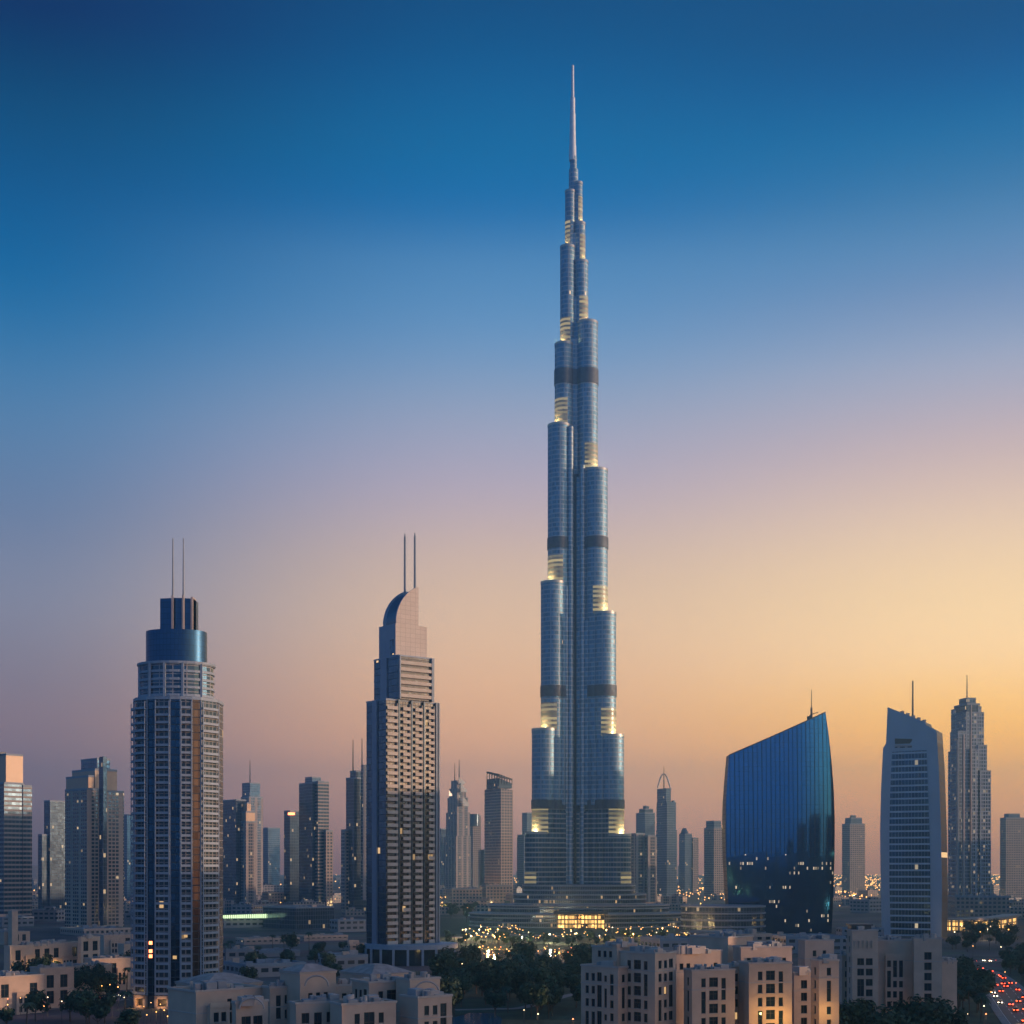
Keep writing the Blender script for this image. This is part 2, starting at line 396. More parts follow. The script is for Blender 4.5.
def build_supertall():
    t = thing('supertall_tower', 'tallest tower of the city, stepped silver blue spire rising far above all the others', 'skyscraper', (BX, BD, 0))
    # wing tiers: (silhouette reach in photo pixels from the axis, radius in pixels, row of the top)
    left = [(50.5, 12.5, 833), (43.5, 12.2, 729), (34.5, 12, 581), (27.5, 11.3, 423), (20.5, 9.5, 342), (15, 7.5, 245), (10, 5, 190)]
    right = [(54, 12.5, 835), (47.5, 12.2, 735), (40, 12, 612), (32, 11.8, 468), (22.5, 10.5, 320), (13, 7, 260), (10.2, 5.8, 222), (7.4, 4.4, 182)]
    back = [(52, 12.5, 790), (42, 12, 660), (33, 12, 520), (24, 11, 380), (16, 8, 290), (9, 5, 215)]
    lows, terr = [], []
    for tiers, ang in ((left, 210), (right, -30), (back, 90)):
        dx, dy = math.cos(R(ang)), math.sin(R(ang)); mb = MB(); low = MB(); led = []
        for i, (ext, r, py) in enumerate(tiers):
            c_ = (ext - r) / (.866 if ang != 90 else 1) * BK; r_ = r * BK; z1 = Zb(py)
            cx, cy = dx * c_, dy * c_; z1 = Z(py, BD + cy - r_ * (dy < 0)); zlow = min(z1, Zb(806))
            for q, za, zb in ((low, 8, zlow), (mb, zlow, z1)):
                if zb - za < 1: continue
                q.cyl(cx, cy, r_, za, zb, 40, 0, 1)
                # the web behind the rounded nose, and a slim flanking bay on both sides
                hw = r_ * .80
                P = [(0 - dy * hw * s + dx * a, dx * hw * s + dy * a) for a, s in ((0, -1), (c_, -1), (c_, 1), (0, 1))]
                if c_ > 2: q.prism([(-dy * -hw, dx * -hw), (cx + dy * hw, cy - dx * hw), (cx - dy * hw, cy + dx * hw), (-dy * hw, dx * hw)], za, zb - .3, 0, 1)
                if c_ > 14:
                    for s in (-1, 1):
                        q.cyl(dx * (c_ - r_ * 1.25) - dy * s * r_ * .62, dy * (c_ - r_ * 1.25) + dx * s * r_ * .62, r_ * .42, za, zb - 6, 20, 0, 1)
            led.append((cx, cy, r_, z1))
            # floors given a painted glow just above the next terrace down
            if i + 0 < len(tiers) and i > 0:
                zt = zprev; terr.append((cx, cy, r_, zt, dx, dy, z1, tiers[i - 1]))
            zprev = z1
        w = part('wing', mb, [MT_B, M['roof']], t)
        part('lower_floors', low, [MT_B2, M['roof']], w)
        for cx, cy, r_, z1 in led:
            q = MB(); q.cyl(cx, cy, r_ + .3, z1 - 1.0, z1 + 1.4, 40, 0, 1); part('terrace_parapet', q, [M['steel'], M['roof']], w)
    core = MB()
    for r, py in ((11, 342), (8.6, 300), (7.2, 236), (5.2, 205), (4.6, 170), (3.4, 157)):
        core.cyl(-1.5 * BK, 0, r * BK, 8, Zb(py), 24, 0, 1)
    core.cyl(-.6 * BK, -3, 7 * BK, 8, Zb(480), 24, 0, 1)
    part('core', core, [MT_B, M['roof']], t)
    rc = MB(); rc.box(.8 * BK, -11.5, 4.4 * BK, 5, 8, Zb(478), 0); part('central_recess', rc, [M['recess']], t)
    for px, r, y in ((-5.2, 3.0, 432), (6.6, 2.6, 470), (-9.6, 2.2, 590)):
        tb = MB(); tb.cyl(px * BK, -14.0 - abs(px) * .25, r * BK, 8, Zb(y), 20, 0, 1); part('slim_bay', tb, [MT_T, M['roof']], t)
    sp = MB(); x = -2.3 * BK
    for r0, r1, y0, y1 in ((3.7, 3.5, 160, 146), (3.2, 3.0, 146, 131), (2.9, 2.8, 131, 114), (2.4, 2.3, 114, 98), (1.5, 1.2, 98, 66.5)):
        sp.cyl(x, 0, r0 * BK, Zb(y0 + 1), Zb(y1), 16, 0, r1=r1 * BK)
    sp.ball(x, 0, Zb(66), 1.5 * BK)
    part('spire', sp, [M['spire']], t)
    # dark mechanical storeys wrap every lobe that is as tall as they are
    for y0, y1 in ((373, 388), (541, 552), (688, 699), (801, 810)):
        mb = MB()
        for tiers, ang in ((left, 210), (right, -30), (back, 90)):
            dx, dy = math.cos(R(ang)), math.sin(R(ang))
            for ext, r, py in tiers:
                if py < y0 - 20:
                    c_ = (ext - r) / (.866 if ang != 90 else 1) * BK
                    mb.cyl(dx * c_, dy * c_, r * BK + .6, Zb(y1), Zb(y0), 40, 0)
        if y0 > 400: mb.cyl(-.6 * BK, -3, 7 * BK + .5, Zb(y1), Zb(y0), 24, 0)
        else: mb.cyl(-1.5 * BK, 0, 11 * BK + .5, Zb(y1), Zb(y0), 24, 0)
        part('mechanical_floor', mb, [M['louver']], t)
    # emissive strips painting floodlight glow on the floors (real lamps stand on the terraces too)
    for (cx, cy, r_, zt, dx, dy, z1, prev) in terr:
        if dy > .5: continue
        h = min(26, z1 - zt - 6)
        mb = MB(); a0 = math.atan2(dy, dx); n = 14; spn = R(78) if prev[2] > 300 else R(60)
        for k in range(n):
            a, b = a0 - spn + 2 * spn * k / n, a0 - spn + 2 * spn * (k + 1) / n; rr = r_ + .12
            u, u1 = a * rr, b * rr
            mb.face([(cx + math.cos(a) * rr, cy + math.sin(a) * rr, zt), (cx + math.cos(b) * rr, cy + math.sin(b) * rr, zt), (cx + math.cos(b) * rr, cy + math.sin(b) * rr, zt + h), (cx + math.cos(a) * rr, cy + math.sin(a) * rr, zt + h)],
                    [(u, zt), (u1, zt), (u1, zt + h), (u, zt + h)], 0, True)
        part('emissive_glow_floors', mb, [MT_BL], t)
        pl = (prev[0] - prev[1]) / .866 * BK
        l_ = bpy.data.lights.new('terrace_floodlight', 'POINT'); l_.energy = 22000 * (r_ / 11) ** 2; l_.color = (1, .66, .25); l_.shadow_soft_size = .6
        o = bpy.data.objects.new('terrace_floodlight', l_); COL.objects.link(o); o.parent = t
        k = pl + prev[1] * BK * .75
        o.location = (dx * k, dy * k - 2, zt + 2.5)
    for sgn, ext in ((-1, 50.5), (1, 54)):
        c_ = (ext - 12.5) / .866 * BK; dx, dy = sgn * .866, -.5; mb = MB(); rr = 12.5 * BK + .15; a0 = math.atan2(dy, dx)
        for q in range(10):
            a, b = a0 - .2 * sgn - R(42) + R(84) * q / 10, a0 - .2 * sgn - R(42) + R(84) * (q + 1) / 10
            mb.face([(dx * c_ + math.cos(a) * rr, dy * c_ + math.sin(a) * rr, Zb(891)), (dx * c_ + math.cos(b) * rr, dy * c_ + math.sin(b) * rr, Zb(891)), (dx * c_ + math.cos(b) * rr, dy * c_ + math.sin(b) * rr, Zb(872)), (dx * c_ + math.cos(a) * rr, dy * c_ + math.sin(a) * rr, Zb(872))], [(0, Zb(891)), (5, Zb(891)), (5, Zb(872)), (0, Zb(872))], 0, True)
        part('emissive_glow_floors', mb, [MT_BL], t)
    # stepped podium
    pod = MB()
    for px0, px1, y0, y1, dep in ((513, 645, 913, 893, 30), (522, 634, 893, 884, 28)):
        w = (px1 - px0) / 2 * BK; cx = ((px0 + px1) / 2 - 575) * BK
        P = [(cx + w * math.copysign(abs(math.cos(a)) ** .6, math.cos(a)), dep * 1.3 * math.copysign(abs(math.sin(a)) ** .8, math.sin(a)) - 12) for a in [2 * math.pi * i / 32 for i in range(32)]]
        pod.prism(P, max(0, Zb(y0)), Zb(y1), 0, 1)
    part('podium', pod, [MT_POD, M['roofblue']], t)
    for px0, px1, y1, dep, cy in ((488, 668, 905, 46, -30), (470, 682, 913, 56, -34)):
        mb = MB(); w = (px1 - px0) / 2 * BK; cx = ((px0 + px1) / 2 - 575) * BK
        P = [(cx + w * math.copysign(abs(math.cos(a)) ** .7, math.cos(a)), dep * math.sin(a) + cy + 20) for a in [2 * math.pi * i / 40 for i in range(40)]]
        mb.prism(P, 0, Zb(y1), 0, 1); q = [(p[0] * 1.01, (p[1] - cy - 20) * 1.03 + cy + 20) for p in P]
        mb.prism(q, Zb(y1) + .01, Zb(y1) + 1.1, 2, 1, bottom=True)
        part('podium_terrace', mb, [MT_POD, M['roofblue'], M['trim']], t)
    # the glowing entrance pavilion with its grid of posts
    pv = MB(); yf = -86; d2 = BD + yf; w0 = X(557, d2) - BX; w1 = X(605, d2) - BX; zt = Z(913, d2)
    pv.box((w0 + w1) / 2, yf + 8, w1 - w0 - 1, 15, .5, zt - 1.2, 0)
    en = part('entrance_pavilion', pv, [M['amberlit']], t)
    fr = MB(); fr.box((w0 + w1) / 2, yf + 8, w1 - w0 + 5, 20, zt - 1.2, zt + 1.2, 0)
    for k in range(13):
        x = w0 + (w1 - w0) * k / 12; fr.box(x, yf - .2, .6, .6, 0, zt - 1.2, 0)
    for z in (4, 8): fr.box((w0 + w1) / 2, yf, w1 - w0, .4, z, z + .5, 0)
    part('post_grid', fr, [M['darksteel']], en)
    return t
M['recess'] = plain('dark_recess', (.02, .035, .055), .4, .3, noise=.1)
MT_T = facade('slim_bay_skin', FloorH=4.3, BayW=1.6, Slab=.3, Mull=.1, Wall=(.42, .46, .52), WallMetal=.5, WallRough=.5, Glass=(.22, .32, .42), GlassMetal=.8, GlassRough=.4, Lit=.0)
M['spire'] = plain('spire_steel', (.55, .62, .70), .45, .35, noise=.1)
M['louver'] = plain('mechanical_louvres', (.10, .12, .15), .6, .4, noise=.2)
MT_POD = facade('podium_skin', FloorH=4.2, BayW=1.7, Slab=.3, Mull=.12, Wall=(.34, .34, .36), Glass=(.06, .09, .13), Lit=.02, FloorLit=.05, LitStrength=.5, Tilt=.008)
build_supertall()

# ================================================================== generic towers
def tower(name, label, cat, d, vols, mats, z0=0.0, th=29, group=None, extras=None, roofm=None):
    """vols: (part name, px0, pxc, px1, top row, material index, back offset m).  d is the distance of the nearest corner."""
    cxp = (min(v[1] for v in vols) + max(v[3] for v in vols)) / 2
    o = (X(cxp, d), d)
    t = thing(name, label, cat, (o[0], o[1], 0), group)
    for v in vols:
        pn, a, c_, b, y, mi = v[:6]; off = v[6] if len(v) > 6 else 0; base = v[7] if len(v) > 7 else None
        P = loc(quad(a, c_, b, d + off, th), o); mb = MB()
        zb = z0 if base is None else Z(base, d); zt = Z(y, d)
        mb.prism(P, zb, zt, 0, 1)
        # parapet rim: four thin upstands
        part(pn, mb, [mats[mi], roofm or M['roof']], t)
        cx = sum(p[0] for p in P) / 4; cy = sum(p[1] for p in P) / 4
        rim = MB(); Q = [(cx + (p[0] - cx) * 1.012, cy + (p[1] - cy) * 1.012) for p in P]; I = [(cx + (p[0] - cx) * .96, cy + (p[1] - cy) * .96) for p in P]
        for i in range(4):
            j = (i + 1) % 4; rim.prism([Q[i], Q[j], I[j], I[i]], zt - .8, zt + 1.1, 0, bottom=True)
        part('parapet', rim, [M['conc']], t)
    for e in extras or []:
        kind = e[0]
        if kind == 'mast':
            _, px, y0, y1, r, off = e; mb = MB(); mb.cyl(X(px, d + off) - o[0], off, r, Z(y0, d), Z(y1, d), 8, 0, r1=r * .5); part('antenna', mb, [M['darksteel']], t)
        elif kind == 'box':
            _, pn, a, c_, b, y0, y1, mat, off = e; mb = MB(); mb.prism(loc(quad(a, c_, b, d + off, th), o), Z(y0, d), Z(y1, d), 0, bottom=True); part(pn, mb, [mat], t)
    return t, o

def fin_strip(o, d, px, off, w, dep, y0, y1): pass

def stripes(t, o, P, z0, z1, cols, mat, name, proud=.35):
    """Vertical strips on one face P0->P1 of a plan: cols are (from, to) fractions."""
    a, b = Vector(P[0]), Vector(P[1]); dr = (b - a); ln = dr.length; dr.normalize(); nr = Vector((dr.y, -dr.x))
    for f0, f1 in cols:
        p, q = a + dr * ln * f0, a + dr * ln * f1; mb = MB()
        mb.prism([(p + nr * proud)[:], (q + nr * proud)[:], (q - nr * .1)[:], (p - nr * .1)[:]], z0, z1, 0, bottom=True)
        part(name, mb, [mat], t)

GL = dict(GlassMetal=.6, GlassRough=.12, LitColor=(1, .7, .38))
MF = {
 'blue':  facade('far_blue_glass', FloorH=4, BayW=3, Slab=.22, Mull=.2, Wall=(.12, .17, .24), Glass=(.08, .16, .26), Lit=.012, LitStrength=0.55, **GL),
 'grid':  facade('far_grid_wall', FloorH=4.2, BayW=4.5, Slab=.42, Mull=.4, Wall=(.33, .27, .25), Glass=(.08, .12, .18), Lit=.020, LitStrength=0.55, **GL),
 'ribs':  facade('far_ribbed_wall', FloorH=4.2, BayW=3, Slab=.2, Mull=.2, ColPeriod=11, ColFrac=.35, Wall=(.32, .28, .28), Glass=(.08, .13, .2), Lit=.016, LitStrength=0.55, **GL),
 'bands': facade('far_banded_wall', FloorH=4.4, BayW=4, Slab=.42, Mull=.06, Wall=(.32, .27, .25), Glass=(.04, .08, .13), Lit=.008, LitStrength=0.55, **GL),
 'dark':  facade('far_dark_glass', FloorH=4, BayW=2.6, Slab=.12, Mull=.16, Wall=(.08, .11, .15), Glass=(.06, .10, .15), Lit=.020, LitStrength=0.55, **GL),
 'balc':  facade('balcony_wall', FloorH=3.4, BayW=3.6, Slab=.36, Mull=.25, ColPeriod=14.4, ColFrac=.25, Wall=(.42, .33, .28), Glass=(.05, .08, .12), Lit=.016, LitStrength=0.55, **GL),
 'gold':  plain('smooth_stone_crown', (.45, .33, .25), .45, .2, noise=.08),
 'piers': facade('glinting_pier_wall', FloorH=4, BayW=3, Slab=.3, Mull=.3, ColPeriod=12, ColFrac=.16, Wall=(.26, .32, .40), Glass=(.07, .12, .19), Lit=.10, LitStrength=.32, GlassMetal=.7, GlassRough=.2, LitColor=(1, .75, .5)),
 'low':   facade('low_block_wall', FloorH=4, BayW=4.2, Slab=.5, Mull=.5, Wall=(.36, .28, .25), Glass=(.05, .07, .1), Lit=.024, LitStrength=0.55, **GL),
 'low2':  facade('low_grey_wall', FloorH=4.5, BayW=6, Slab=.55, Mull=.35, Wall=(.26, .26, .29), Glass=(.05, .07, .1), Lit=.020, LitStrength=0.55, **GL),
}
ML = list(MF.values()); MI = {k: i for i, k in enumerate(MF)}
B_, G_, RB, BN, DK, BC, GO, LW, LG, PI_ = (MI[k] for k in ('blue', 'grid', 'ribs', 'bands', 'dark', 'balc', 'gold', 'low', 'low2', 'piers'))

# left edge group
tower('office_tower', 'banded glass office tower at the far left edge with a gold lit stepped top', 'skyscraper', 1350,
      [('shaft', -32, 4, 24, 783, BN), ('side_bay', 10, 23, 32, 785, BN, 14), ('crown', -30, 6, 23, 754, GO, 6, 785)], ML,
      extras=[('box', 'roof_plant', -20, 0, 6, 754, 751, M['darksteel'], 10)])
tower('residential_tower', 'slim dark blue tower with a lower side block left of the stepped beige tower', 'skyscraper', 1750,
      [('shaft', 44, 50, 68, 801, DK), ('side_bay', 38, 42, 50, 835, DK, -4)], ML)
t, o = tower('residential_tower', 'stepped beige apartment tower with ribbed balconies left of the twin mast tower', 'skyscraper', 1240,
      [('shaft', 65, 87, 106, 789, BC), ('shaft', 98, 104, 124, 791, BC, 6), ('setback_block', 66, 88, 103, 776, GO, 4, 790), ('setback_block', 72, 95, 117, 769, GO, 8, 790), ('crown', 81, 97, 110, 758, B_, 12, 770)], ML,
      extras=[('box', 'stair_bay', 99, 103, 107, 925, 757, MF['dark'], -5)])
tower('residential_tower', 'narrow hazy tower half hidden behind the left side of the twin mast tower', 'skyscraper', 2300, [('shaft', 122, 127, 134, 815, B_)], ML)
# between the two big left towers
tower('office_tower', 'dark blue tower with a stepped pale stone crown right of the twin mast tower', 'skyscraper', 1850,
      [('shaft', 221, 236, 246, 800, DK), ('shaft', 236, 246, 256, 822, RB, -6), ('crown', 238, 246, 255, 812, GO, -3, 824), ('crown', 242, 247, 251, 803, GO, 0, 813)], ML)
tower('office_tower', 'blue tower with one thin mast behind the stepped pale crown', 'skyscraper', 2250,
      [('shaft', 241, 249, 263, 797, RB), ('crown', 242, 250, 260, 783, B_, 4, 798)], ML, extras=[('mast', 250, 783, 760, 1.0, 8)])
tower('residential_tower', 'low hazy blue tower right of the single mast tower', 'skyscraper', 2700, [('shaft', 262, 268, 280, 828, B_)], ML)
t, o = tower('office_tower', 'narrow dark tower with a red lit sign band on its top', 'skyscraper', 1900, [('shaft', 284, 290, 301, 811, DK)], ML)
mb = MB(); mb.box(X(291.5, 1898) - o[0], -3, 9, 1.2, Z(815, 1898), Z(812.5, 1898)); part('sign_band', mb, [M['lampr']], t)
tower('office_tower', 'tall dark tower with a gold lit right corner between the hazy blue towers', 'skyscraper', 1800,
      [('shaft', 299, 312, 319, 783, DK), ('shaft', 309, 318, 329, 782, BN, -3), ('crown', 305, 312, 321, 777, B_, 8, 784), ('side_bay', 318, 326, 333, 831, G_, -3)], ML)
tower('office_tower', 'dark glass tower with two masts close left of the curved fin tower', 'skyscraper', 1650,
      [('shaft', 346, 354, 370, 778, DK), ('crown', 350, 356, 364, 771, DK, 4, 779), ('side_bay', 341, 345, 350, 830, G_, 8)], ML,
      extras=[('mast', 353, 772, 739, .9, 8), ('mast', 362, 778, 738, .9, 8), ('box', 'side_fin', 361, 363, 367, 900, 765, MF['ribs'], -6)])
# between curved fin tower and the supertall
def pointed(name, label, d, rows, mat, th=29, extras=(), crown=None):
    """tower whose width shrinks in steps: rows = (px0, pxc, px1, top row)."""
    cxp = (rows[0][0] + rows[0][2]) / 2; o = (X(cxp, d), d); t = thing(name, label, 'skyscraper', (o[0], d, 0)); zb = 0
    for i, (a, c_, b, y) in enumerate(rows):
        mb = MB(); mb.prism(loc(quad(a, c_, b, d + i * 1.5, th), o), zb, Z(y, d), 0, 1); part('shaft' if i == 0 else 'setback_block', mb, [mat, M['roof']], t); zb = Z(y, d) - .0
    for px, y0, y1, r in extras:
        mb = MB(); mb.cyl(X(px, d) - o[0], 9, r, Z(y0, d), Z(y1, d), 8, 0, r1=r * .4); part('antenna', mb, [M['darksteel']], t)
    return t, o
t, o = pointed('office_tower', 'tapering tower with pointed finned crown and twin masts right of the curved fin tower', 2500,
        [(444, 456, 471, 836), (446, 457, 470, 812), (447.5, 457, 468, 797), (449, 457, 466, 788), (451, 457, 463, 780)], MF['ribs'], extras=[(454.5, 782, 763, 1.1), (459, 780, 759, 1.1)])
for a, b, y0, y1 in ((461, 467, 792, 783), (459, 465, 784, 777), (463, 469, 806, 796), (449, 452, 796, 790)):
    mb = MB(); xa, xb = X(a, 2500) - o[0], X(b, 2500) - o[0]
    mb.prism([(xa, -2), (xb, 4), (xb, 6), (xa, 0)], Z(y0, 2500), Z(y1, 2500), 0, bottom=True, ztops=[Z(y1, 2500), Z(y0 - 2, 2500), Z(y0 - 2, 2500), Z(y1, 2500)]); part('crown_fin', mb, [M['steel']], t)
tower('residential_tower', 'squat hazy tower seen just left of the tapering finned tower', 'skyscraper', 2700, [('shaft', 436, 441, 449, 829, B_)], ML)
t, o = tower('residential_tower', 'hazy tower with a round topped sign right of the tapering finned tower', 'skyscraper', 2900, [('shaft', 466, 473, 481, 816, G_), ('side_bay', 478, 484, 489, 850, B_, 5)], ML)
mb = MB(); mb.cyl(X(474, 2900) - o[0], 6, 11, Z(826, 2900), Z(814, 2900), 16, 0, 0); part('round_lantern', mb, [MF['dark']], t)
# broad dark tower with a slanting open crown
d = 2000; o = (X(498, d), d); t = thing('residential_tower', 'broad dark tower with a slanting open top left of the tallest tower', 'skyscraper', (o[0], d, 0))
for nm, a, c_, b, yl, yr, zb in (('shaft', 484.5, 501, 513, 788, 790, 0), ('setback_block', 486.5, 499, 512, 778, 783, Z(788, d)), ):
    P = loc(quad(a, c_, b, d, 30), o); mb = MB(); zz = [Z(yl, d), Z(yr, d), Z(yr, d), Z(yl, d)]; mb.prism(P, zb, zz[0], 0, 1, ztops=zz); part(nm, mb, [MF['dark'] if nm == 'setback_block' else MF['grid'], M['roof']], t)
P = loc(quad(487, 499, 512, d, 30), o)
for i in range(4):
    j = (i + 1) % 4; n = 5
    for k in range(n + 1):
        f = k / n; p = (P[i][0] * (1 - f) + P[j][0] * f, P[i][1] * (1 - f) + P[j][1] * f); px = 512 + (p[0] + o[0]) / d * F
        zt = Z(770 + (px - 487) * .33, d); mb = MB() if k == 0 else mb; mb.box(p[0], p[1], 1, 1, Z(784, d), zt)
        if k:
            mb.prism([(q[0], q[1]), (p[0], p[1]), (p[0] + .3, p[1] + 1), (q[0] + .3, q[1] + 1)], zt - 2.5, zt, 0, bottom=True, ztops=[qz, zt, zt, qz])
        q, qz = p, zt
    part('crown_screen', mb, [M['darksteel']], t)
tower('residential_tower', 'pale blue hazy tower peeping out left of the foot of the tallest tower', 'skyscraper', 2600, [('shaft', 517, 524, 536, 835, B_), ('crown', 522, 527, 536, 813, B_, 4, 836)], ML)
# right of the supertall
tower('residential_tower', 'wide beige ribbed apartment block at the right foot of the tallest tower', 'apartment block', 1900,
      [('shaft', 624, 640, 657, 838, RB), ('shaft', 628, 636, 645, 834, RB, -8), ('shaft', 640, 648, 656, 836, RB, -10)], ML)
tower('office_tower', 'grey blue tower with a small peaked roof behind the beige ribbed block', 'skyscraper', 2700,
      [('shaft', 636, 645, 655, 813, B_), ('crown', 639, 645, 653, 809, DK, 4, 814), ('crown', 643, 646, 649, 806, DK, 7, 810)], ML)
t, o = pointed('office_tower', 'slender tower with a curved open crown and one thin mast between the hazy blocks', 2350,
        [(656, 667, 677, 830), (656.5, 667, 676, 802), (657, 666, 671, 788)], MF['blue'], extras=[(664.5, 788, 766, 1.0)])
mb = MB()
for s in (0, 1):
    pts = []
    for k in range(9):
        a = k / 8; pts.append((X(658 + 5.6 * a if s == 0 else 671 - 6.0 * a, 2350) - o[0], 6 + 2 * s, Z(788 - 14 * math.sin(a * math.pi / 2), 2350)))
    mb = MB()
    for p, q in zip(pts, pts[1:]): mb.bar(p, q, 1.3)
    part('crown_frame', mb, [M['steel']], t)
mb = MB(); mb.cyl(X(674, 2350) - o[0], 14, 3.6, 0, Z(800, 2350), 12, 0, r1=2.6); part('side_bay', mb, [MF['blue']], t)
t, o = tower('residential_tower', 'pair of hazy blocks with a domed top joined at the base', 'skyscraper', 3100, [('shaft', 679, 685, 692, 834, B_), ('shaft', 688, 693, 698.5, 838, G_, 4)], ML)
mb = MB(); mb.cyl(X(685, 3100) - o[0], 10, 10, Z(834, 3100), Z(828, 3100), 16, 0, r1=4); part('dome', mb, [MF['dark']], t)
tower('residential_tower', 'hazy grey tower with a narrower top just left of the blue glass building', 'skyscraper', 2600, [('shaft', 704, 714, 724, 828, G_), ('crown', 706, 714, 721, 821, B_, 5, 829)], ML)
tower('residential_tower', 'lone hazy tower between the blue glass building and the slanted mast tower', 'skyscraper', 2900, [('shaft', 842, 850, 865, 824, G_), ('crown', 845, 851, 862, 818, B_, 5, 825), ('crown', 850, 852, 856, 815.5, DK, 8, 819)], ML)
tower('residential_tower', 'hazy block tower at the far right edge', 'skyscraper', 2500, [('shaft', 1000, 1006, 1025, 818, G_), ('crown', 1004, 1009, 1020, 814, B_, 5, 819)], ML)
# tall crystalline tower on the right
t, o = tower('residential_tower', 'tall stepped apartment tower with bright piers and one mast at the right', 'skyscraper', 1520,
      [('shaft', 948, 965, 978, 750, PI_), ('shaft', 950, 958, 966, 732, PI_, -3), ('setback_block', 951, 966, 984, 712, PI_, 6), ('shaft', 968, 980, 991, 771, PI_, 4), ('side_bay', 970, 978, 987, 745, PI_, 8), ('crown', 976, 978, 981.5, 706, PI_, 12, 713), ('crown', 951, 953, 956, 709, PI_, 12, 713),
       ('crown', 954, 967, 980, 703, DK, 10, 713), ('crown', 959, 967, 976, 697, B_, 13, 704)], ML, extras=[('mast', 967, 697, 673, .8, 16), ('box', 'bright_pier', 962, 963.5, 965, 900, 735, M['trim'], -8), ('box', 'bright_pier', 969.5, 971, 972, 900, 705, M['trim'], -2), ('box', 'bright_pier', 956, 957, 958, 900, 740, M['trim'], -6)])

# ================================================================== blue sail-shaped glass building
def build_blue():
    d = 1180; k = d / F; o = (X(780, d), d)
    t = thing('glass_office_building', 'broad deep blue glass office building with a slanting top and bulging sides', 'office building', (o[0], d, 0))
    mt = facade('deep_blue_curtain_wall', FloorH=4, BayW=3.7, Slab=.06, Mull=.14, ColPeriod=7.4, ColFrac=.1, Wall=(.015, .04, .08), WallMetal=.6, WallRough=.3, Glass=(.03, .21, .44), GlassMetal=.95, GlassRough=.08, Lit=.0006, LitStrength=.6, FloorLit=.0015, Vary=.12, Tilt=.0012, LitColor=(1, .85, .6))
    def edge(tab, y):
        for (y0, x0), (y1, x1) in zip(tab, tab[1:]):
            if y <= y1: return x0 + (x1 - x0) * (y - y0) / (y1 - y0)
        return tab[-1][1]
    le = [(755, 729), (780, 727), (805, 725.3), (830, 724.8), (860, 725.6), (895, 727.5), (935, 730)]
    ri = [(712, 825.5), (735, 828.5), (760, 831), (790, 833), (820, 834), (860, 833.8), (900, 832.8), (935, 831.5)]
    NU, NV = 28, 30
    def pt(i, j, side):
        u = i / NU; yt = 755 + (712 - 755) * u; y = 936 + (yt - 936) * j / NV
        xl = edge(le, max(y, 755)); xr = edge(ri, max(y, 712)); px = xl + (xr - xl) * u
        bul = 6 * (1 - (2 * u - 1) ** 2) + 3 * math.sin(math.pi * j / NV)
        z = max(0, Z(y, d)); yy = -bul if side == 0 else 15 + bul * .6
        return (X(px, d) - o[0], yy, z), ((px - 725) * k, z)
    ml = facade('deep_blue_lower_glass', FloorH=4, Tilt=.0015, Vary=.2, BayW=1.85, Slab=.42, Mull=.45, ColPeriod=7.4, ColFrac=.05, Wall=(.02, .15, .33), WallMetal=.9, WallRough=.14, Glass=(.02, .13, .30), GlassMetal=.9, GlassRough=.12, Lit=.035, LitStrength=.7, FloorLit=.05, LitColor=(1, .82, .55))
    for nm, side in (('front_facade', 0), ('back_facade', 1)):
        mb = MB()
        for i in range(NU):
            for j in range(NV):
                q = [pt(i, j, side), pt(i + 1, j, side), pt(i + 1, j + 1, side), pt(i, j + 1, side)]
                if side: q.reverse()
                mb.face([a[0] for a in q], [a[1] for a in q], 1 if q[0][0][2] < Z(858, d) else 0, True)
        part(nm, mb, [mt, ml], t)
    ms = facade('deep_blue_side_wall', FloorH=4, BayW=3, Slab=.12, Mull=.1, Wall=(.02, .03, .05), WallRough=.7, Glass=(.015, .04, .08), GlassMetal=.1, GlassRough=.4, Lit=.01, LitStrength=.6)
    for i in (0, NU):
        mb = MB()
        for j in range(NV):
            a, b, c_, e = pt(i, j, 0)[0], pt(i, j, 1)[0], pt(i, j + 1, 1)[0], pt(i, j + 1, 0)[0]
            q = [(p, (p[1], p[2])) for p in ((b, a, e, c_) if i == 0 else (a, b, c_, e))]; mb.face([x[0] for x in q], [x[1] for x in q], 0)
        part('side_wall', mb, [ms], t)
    rf = MB(); ed = MB()
    for i in range(NU):
        a, b, c_, e = pt(i, NV, 0)[0], pt(i + 1, NV, 0)[0], pt(i + 1, NV, 1)[0], pt(i, NV, 1)[0]; rf.face([a, b, c_, e])
        ed.bar((a[0], a[1] - .2, a[2]), (b[0], b[1] - .2, b[2]), .45)
    part('roof', rf, [M['roofblue']], t); part('roof_edge', ed, [M['darksteel']], t)
    mb = MB(); x = X(814.5, d) - o[0]; mb.cyl(x, 12, .5, Z(719, d), Z(688, d), 8, 0, r1=.25); mb.cyl(x, 12, .9, Z(719, d), Z(706, d), 8, 0); part('antenna', mb, [M['darksteel']], t)
    mb = MB(); mb.bar((x - 4, 10, Z(718, d)), (x - 1, 10, Z(713, d)), .4); mb.bar((x - 1, 10, Z(713, d)), (x + 5, 10, Z(711, d)), .35); mb.box(x - 2, 10, 4, 3, Z(719, d), Z(715, d)); part('cleaning_crane', mb, [M['darksteel']], t)
build_blue()

